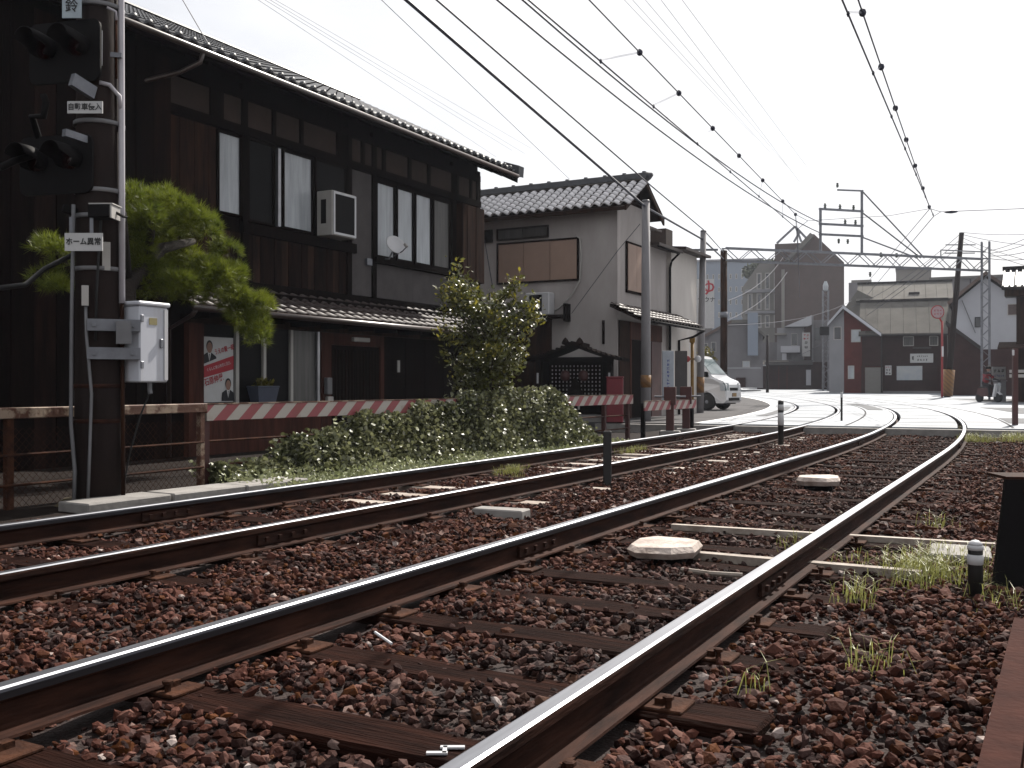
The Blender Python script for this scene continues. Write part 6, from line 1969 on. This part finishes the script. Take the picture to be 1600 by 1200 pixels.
for o_ in [o for o in bpy.data.objects if o.get('label') == 'white sign with black lettering by the person on the scooter']:
    lbox(o_, 'leg', GREYPAINT, -.05, .05, .031, .08, -1.35, -.2)
    worn_marks(o_, -.28, .28, .0, .22, 1, 3, INKBLACK, -.005); worn_marks(o_, -.26, .26, -.2, -.06, 1, 5, INKBLUE, -.005)
b_ = at_depth(1562, 600, 48.2); b_.z = 0
t = thing('grey_cabinet', 'grey roadside cabinet below the white sign', 'cabinet', b_, YAW)
lbox(t, 'body', FW_GREY, -.22, .22, -.2, .2, 0, 1.02, .02); lbox(t, 'top', FW_LIGHT, -.25, .25, -.23, .23, 1.021, 1.06)
lbox(t, 'door', GREYPAINT, -.18, .18, -.215, -.202, .08, .95)

# ------------------------------------------------------------------ person on a scooter
b_ = at_depth(1545, 600, 47.6); b_.z = 0
sc_ = thing('scooter', 'dark motor scooter with white front fender by the gantry column', 'scooter', b_, YAW + R(-68))
for x in (-.55, .55):
    wh = MB(); wh.lathe([(.13, -.045), (.22, -.04), (.235, 0), (.22, .04), (.13, .045)], (x, 0, .235), 18, axis=(0, 1, 0)); w_ = wh.build('wheel', BLACKRUBBER, sc_, True)
    MB().lathe([(.02, -.04), (.12, -.03), (.12, .03), (.02, .04)], (x, 0, .235), 12, axis=(0, 1, 0)).build('rim', GREYMETAL, w_, True)
MB().prism([(-.62, .42), (-.55, .68), (.05, .70), (.08, .30), (-.30, .28)], 'y', -.13, .13).build('rear_body', DARKRED, sc_)
lbox(sc_, 'floor_board', BLACKMETAL, .05, .36, -.15, .15, .26, .31)
MB().prism([(.34, .28), (.50, .90), (.56, .90), (.46, .28)], 'y', -.18, .18).build('leg_shield', WHITEPAINT, sc_)
MB().prism([(.38, .46), (.55, .52), (.74, .40), (.70, .36), (.55, .47)], 'y', -.07, .07).build('front_fender', WHITEPAINT, sc_)
MB().tube([(.55, 0, .26), (.50, 0, .95)], .025, 8).build('fork', GREYMETAL, sc_)
MB().tube([(.44, -.30, .98), (.50, -.1, 1.0), (.50, .1, 1.0), (.44, .30, .98)], .018, 8).build('handlebar', BLACKMETAL, sc_)
lbox(sc_, 'seat', BLACKRUBBER, -.52, .04, -.12, .12, .70, .77, .03)
MB().lathe([(.02, 0), (.08, .02), (.08, .08)], (.56, 0, .86), 12, axis=(1, 0, 0)).build('headlight', FROSTED, sc_)
def skin_person(root, verts, edges, radii, m, nm):
    me = bpy.data.meshes.new(nm)
    me.from_pydata(verts, edges, [])
    o_ = put(nm, me, root)
    sk = o_.modifiers.new('skin', 'SKIN')
    sk.use_smooth_shade = True
    for v, r_ in zip(me.skin_vertices[0].data, radii):
        v.radius = (r_, r_) if not isinstance(r_, tuple) else r_
    me.skin_vertices[0].data[0].use_root = True
    sb_ = o_.modifiers.new('sub', 'SUBSURF'); sb_.levels = 2; sb_.render_levels = 2
    me.materials.append(m)
    return o_
pe = thing('person', 'person in dark clothes and red jacket seated on the scooter', 'person', b_, YAW + R(-68))
V = [(-.22, 0, .84), (-.18, 0, 1.05), (-.12, 0, 1.28), (-.09, 0, 1.38), (-.06, 0, 1.47),      # 0 pelvis .. 4 neck
     (-.22, -.10, .84), (.10, -.15, .80), (.18, -.14, .46), (.17, -.14, .35), (.28, -.14, .34),
     (-.22, .10, .84), (.10, .15, .80), (.18, .14, .46), (.17, .14, .35), (.28, .14, .34),
     (-.10, -.19, 1.34), (.05, -.26, 1.14), (.36, -.28, 1.05), (.42, -.28, 1.02),
     (-.10, .19, 1.34), (.05, .26, 1.14), (.36, .28, 1.05), (.42, .28, 1.02)]
E_ = [(0, 1), (1, 2), (2, 3), (3, 4), (0, 5), (5, 6), (6, 7), (7, 8), (8, 9), (0, 10), (10, 11), (11, 12), (12, 13), (13, 14), (3, 15), (15, 16), (16, 17), (17, 18), (3, 19), (19, 20), (20, 21), (21, 22)]
RR = [.14, .13, .14, .12, .05, .10, .075, .055, .045, .04, .10, .075, .055, .045, .04, .065, .05, .04, .035, .065, .05, .04, .035]
DARKCLOTH = mat('dark_cloth', (.022, .020, .026), .85, var=.3); REDCLOTH = mat('red_cloth', (.28, .03, .04), .8, var=.25); SKINM = mat('skin', (.36, .20, .15), .6, var=.1)
skin_person(pe, V, E_, RR, DARKCLOTH, 'body')
skin_person(pe, [(-.21, 0, .92), (-.18, 0, 1.05), (-.12, 0, 1.28), (-.09, 0, 1.38), (-.10, -.19, 1.34), (.05, -.26, 1.14), (-.10, .19, 1.34), (.05, .26, 1.14)], [(0, 1), (1, 2), (2, 3), (3, 4), (4, 5), (3, 6), (6, 7)], [.165, .155, .165, .13, .085, .068, .085, .068], REDCLOTH, 'jacket')
hd = MB(); hd.lathe([(.01, -.115), (.055, -.10), (.078, -.04), (.085, .02), (.075, .08), (.03, .115)], (-.02, 0, 1.60), 14)
hdo = hd.build('head', SKINM, pe, True)
hm = MB(); hm.lathe([(.118, -.02), (.125, .03), (.105, .09), (.06, .125), (.01, .135)], (-.03, 0, 1.625), 16); hm.build('helmet', BLACKMETAL, hdo, True)
MB().prism([(.055, 1.585), (.085, 1.575), (.06, 1.56)], 'y', -.012, .012).build('nose', SKINM, hdo)

# ------------------------------------------------------------------ overhead wires
def wire(name, label, pts, r, m=WIRE, sag=0.0, group=None, cat='wire', n=14, sides=5):
    P = []
    for i in range(len(pts) - 1):
        a, b = Vector(pts[i]), Vector(pts[i + 1])
        for k in range(n if i == len(pts) - 2 else n):
            f_ = k / n
            P.append(a.lerp(b, f_) - Vector((0, 0, sag * 4 * f_ * (1 - f_))))
    P.append(Vector(pts[-1]))
    return MB().tube(P, r, sides).build(name, m, label=label, cat=cat, group=group, base=None)
def contact_pair(tx, near_c, near_m, mid_c, mid_m, which, ygap, dots):
    """contact and messenger wire of one track; near_* and mid_* are (px, py)"""
    A_c, A_m = on_x(*near_c, tx), on_x(*near_m, tx)
    M_c, M_m = mid_c, mid_m
    back_c = A_c + (A_c - M_c) * .8; back_m = A_m + (A_m - M_m) * .8
    th = heading(49 + 1)
    end = path(52, tx); end_c = Vector((end.x, end.y, 5.15)); end_m = Vector((end.x, end.y, 5.75))
    r = thing('catenary', 'overhead line with round hanger clamps above the %s track' % which, 'overhead line', (A_c.x, A_c.y, A_c.z))
    L0 = Vector(r.location)
    MB().tube([p - L0 for p in (back_c, A_c, M_c, end_c)], .011, 5).build('contact_wire', WIRE, r)
    MB().tube([p - L0 for p in (back_m, A_m, M_m, end_m)], .010, 5).build('messenger_wire', WIRE, r)
    for (px, py) in dots:
        a = math.atan((px - 800.0) / FPX) - YAW
        # find the fraction of the span seen at that column
        best = min((abs((math.atan2(q.x, q.y)) - a), k) for k, q in ((k / 400, A_m.lerp(M_m, k / 400)) for k in range(-200, 401)))[1]
        pm, pc = A_m.lerp(M_m, best), A_c.lerp(M_c, best)
        MB().lathe([(.01, -.05), (.035, -.035), (.045, 0), (.035, .035), (.01, .05)], pm - L0, 10).build('hanger_clamp', WIRE, r, True)
        for s in (-1, 1):
            MB().tube([pm - L0 + Vector((0, .02 * s, 0)), pc - L0 + Vector((0, .02 * s, .02))], .0025, 4).build('hanger_wire', WIREFAINT, r)
        MB().lathe([(.01, -.03), (.02, 0), (.01, .03)], pc - L0, 8).build('contact_clamp', WIRE, r)
    return r
Mn_c, Mn_m = at_depth(1459, 338, 26.0), at_depth(1453, 326, 26.0)
contact_pair(-1.95, (1316, 0), (1341, 0), Mn_c, Mn_m, 'nearer', 0, ((1348, 22), (1377, 112), (1399, 175), (1416, 224), (1430, 266), (1442, 297), (1452, 325)))
Mf_c, Mf_m = at_depth(1246, 358, 27.5), at_depth(1243, 335, 27.5)
contact_pair(-5.07, (826, 0), (921, 0), Mf_c, Mf_m, 'farther', 0, ((1000, 88), (1061, 152), (1114, 207), (1155, 249), (1192, 286), (1223, 316), (1243, 335)))
# pull-off span across both tracks
so = thing('span_wire', 'horizontal pull-off span wire crossing the sky at the right', 'wire', Mn_m)
L0 = Vector(Mn_m)
Rr_ = at_depth(1700, 322, 27.0); Lf = at_depth(1262, 345, 27.5)
yk = at_depth(1470, 331, 26.0); yk2 = at_depth(1505, 331, 26.1)
for a, b, rr in ((Mn_m, yk, .007), (Mn_c, yk, .007), (yk, Rr_, .008), (Mf_m, Lf, .007), (Mf_c, Lf, .007), (Lf, at_depth(1390, 337, 26.8), .006), (at_depth(1390, 337, 26.8), Mn_m, .006)):
    MB().tube([a - L0, b - L0], rr, 5).build('wire_piece', WIRE, so)
MB().lathe([(.01, -.2), (.03, -.15), (.045, 0), (.03, .15), (.01, .2)], at_depth(1486, 331, 26.05) - L0, 8, axis=Vector(Rr_ - yk)).build('strain_insulator', WIRE, so)
# feeders that run to the gantry frame
fe = fx(1276) + go
for k, (px, lab, zt_) in enumerate(((770, 'thick feeder cable, lower of the pair running to the gantry frame', zz_(368)), (810, 'thick feeder cable, upper of the pair running to the gantry frame', zz_(352)))):
    a = at_depth(px, -6, 19.1)
    b = Vector((fe.x, fe.y, zt_))
    wire('feeder_cable', lab, [a + (a - b) * .25, a, b], .022, sag=.35 if 0 else .45, group='feeder cables')
# cables along the poles
P1, P2, P3 = Vector((-8.62, 22.72, 5.18)), Vector((-9.36, 29.55, 5.32)), Vector((at_depth(1131, 600, 45).x, at_depth(1131, 600, 45).y, 6.55))
a = on_x(628, -6, -8.55)
wire('service_cable', 'thickest black cable slung along the concrete poles', [a + (a - P1) * .3, a, P1, P2, P3], .030)
a = on_x(678, -4, -8.3)
wire('service_cable', 'black cable running just above the pole tops', [a + (a - Vector((-8.5, 22.7, 5.62))) * .3, a, Vector((-8.5, 22.72, 5.70)), Vector((-9.34, 29.55, 5.62)), P3 + Vector((0, 0, .3))], .017)
a = at_depth(590, -6, 30); b = at_depth(890, 280, 60)
wire('service_cable', 'thin dark line running down behind the cream house roof', [a, b], .012)
a = at_depth(282, -6, 16); b = on_x(325, 68, -11.4)
wire('service_cable', 'short dark line dropping onto the wooden house eave', [a, b], .008)
for k, (p0, p1) in enumerate((((398, -4), (775, 245)), ((408, -4), (800, 235)), ((416, -4), (820, 240)), ((424, -4), (830, 232)))):
    wire('power_line', ['first', 'second', 'third', 'fourth', 'fifth', 'sixth', 'seventh', 'eighth'][k] + ' from the left of the faint pale power lines above the wooden house', [at_depth(*p0, 45), at_depth(*p1, 110)], .016, WIREFAINT, group='faint power lines on the left')
for k, (p0, p1) in enumerate((((972, -4), (1180, 215)), ((985, -4), (1205, 240)), ((1005, -4), (1230, 260)), ((1030, -4), (1250, 285)), ((1063, -4), (1262, 262)))):
    wire('power_line', ['first', 'second', 'third', 'fourth', 'fifth', 'sixth', 'seventh', 'eighth'][k] + ' from the left of the very faint power lines down the bright sky', [at_depth(*p0, 60), at_depth(*p1, 140)], .016, WIREFAINT, group='faint power lines on the right')
# lines fanning from the gantry column and leaning pole to the right
for k, (p0, d0, p1, d1) in enumerate((((1502, 363), 60, (1640, 363), 62), ((1502, 366), 60, (1640, 385), 55), ((1546, 392), 49, (1640, 352), 46), ((1546, 396), 49, (1640, 365), 46), ((1546, 400), 49, (1640, 382), 46), ((1546, 404), 49, (1640, 398), 46), ((1505, 372), 60, (1640, 415), 50), ((1505, 378), 60, (1640, 425), 50))):
    wire('service_line', ['first', 'second', 'third', 'fourth', 'fifth', 'sixth', 'seventh', 'eighth'][k] + ' from the top of the thin lines fanning out to the right edge', [at_depth(*p0, d0), at_depth(*p1, d1)], .014, sag=.15, group='lines fanning right from the leaning pole')
for k, (p0, d0, p1, d1) in enumerate((((1500, 366), 60, (1330, 480), 90), ((1500, 375), 60, (1290, 520), 95), ((1500, 385), 60, (1240, 560), 100), ((1137, 470), 45, (1225, 400), 80), ((1137, 500), 45, (1230, 425), 85), ((1137, 508), 45, (1330, 470), 90))):
    wire('service_line', ['first', 'second', 'third', 'fourth', 'fifth', 'sixth', 'seventh', 'eighth'][k] + ' of the thin lines strung over the far street between poles and houses', [at_depth(*p0, d0), at_depth(*p1, d1)], .016, sag=.5, group='lines over the far street')
wire('service_line', 'thin line from the cream house conduit up to its roof', [at_depth(893, 490, 24.9), at_depth(965, 392, 24.3), at_depth(1000, 350, 24.1)], .008)
wire('service_line', 'thin line on the cream wall beside the shrub', [on_y(757, 374, 23.2), on_y(770, 450, 23.15)], .012)

# ------------------------------------------------------------------ the air over the street
hz = MB(); hz.box(-130, 75, -30, 260, -1.4, 34)
hzm = bpy.data.materials.new('thin_haze')
hzm.use_nodes = True
nt = hzm.node_tree
nt.nodes.clear()
ho = nt.nodes.new('ShaderNodeOutputMaterial')
hv = nt.nodes.new('ShaderNodeVolumePrincipled')
hv.inputs['Color'].default_value = (0.82, 0.88, 1.0, 1)
hv.inputs['Density'].default_value = 0.00028
hv.inputs['Anisotropy'].default_value = 0.3
nt.links.new(hv.outputs['Volume'], ho.inputs['Volume'])
hz.build('haze', hzm, kind='stuff', label='thin pale haze in the air over the street', cat='haze')
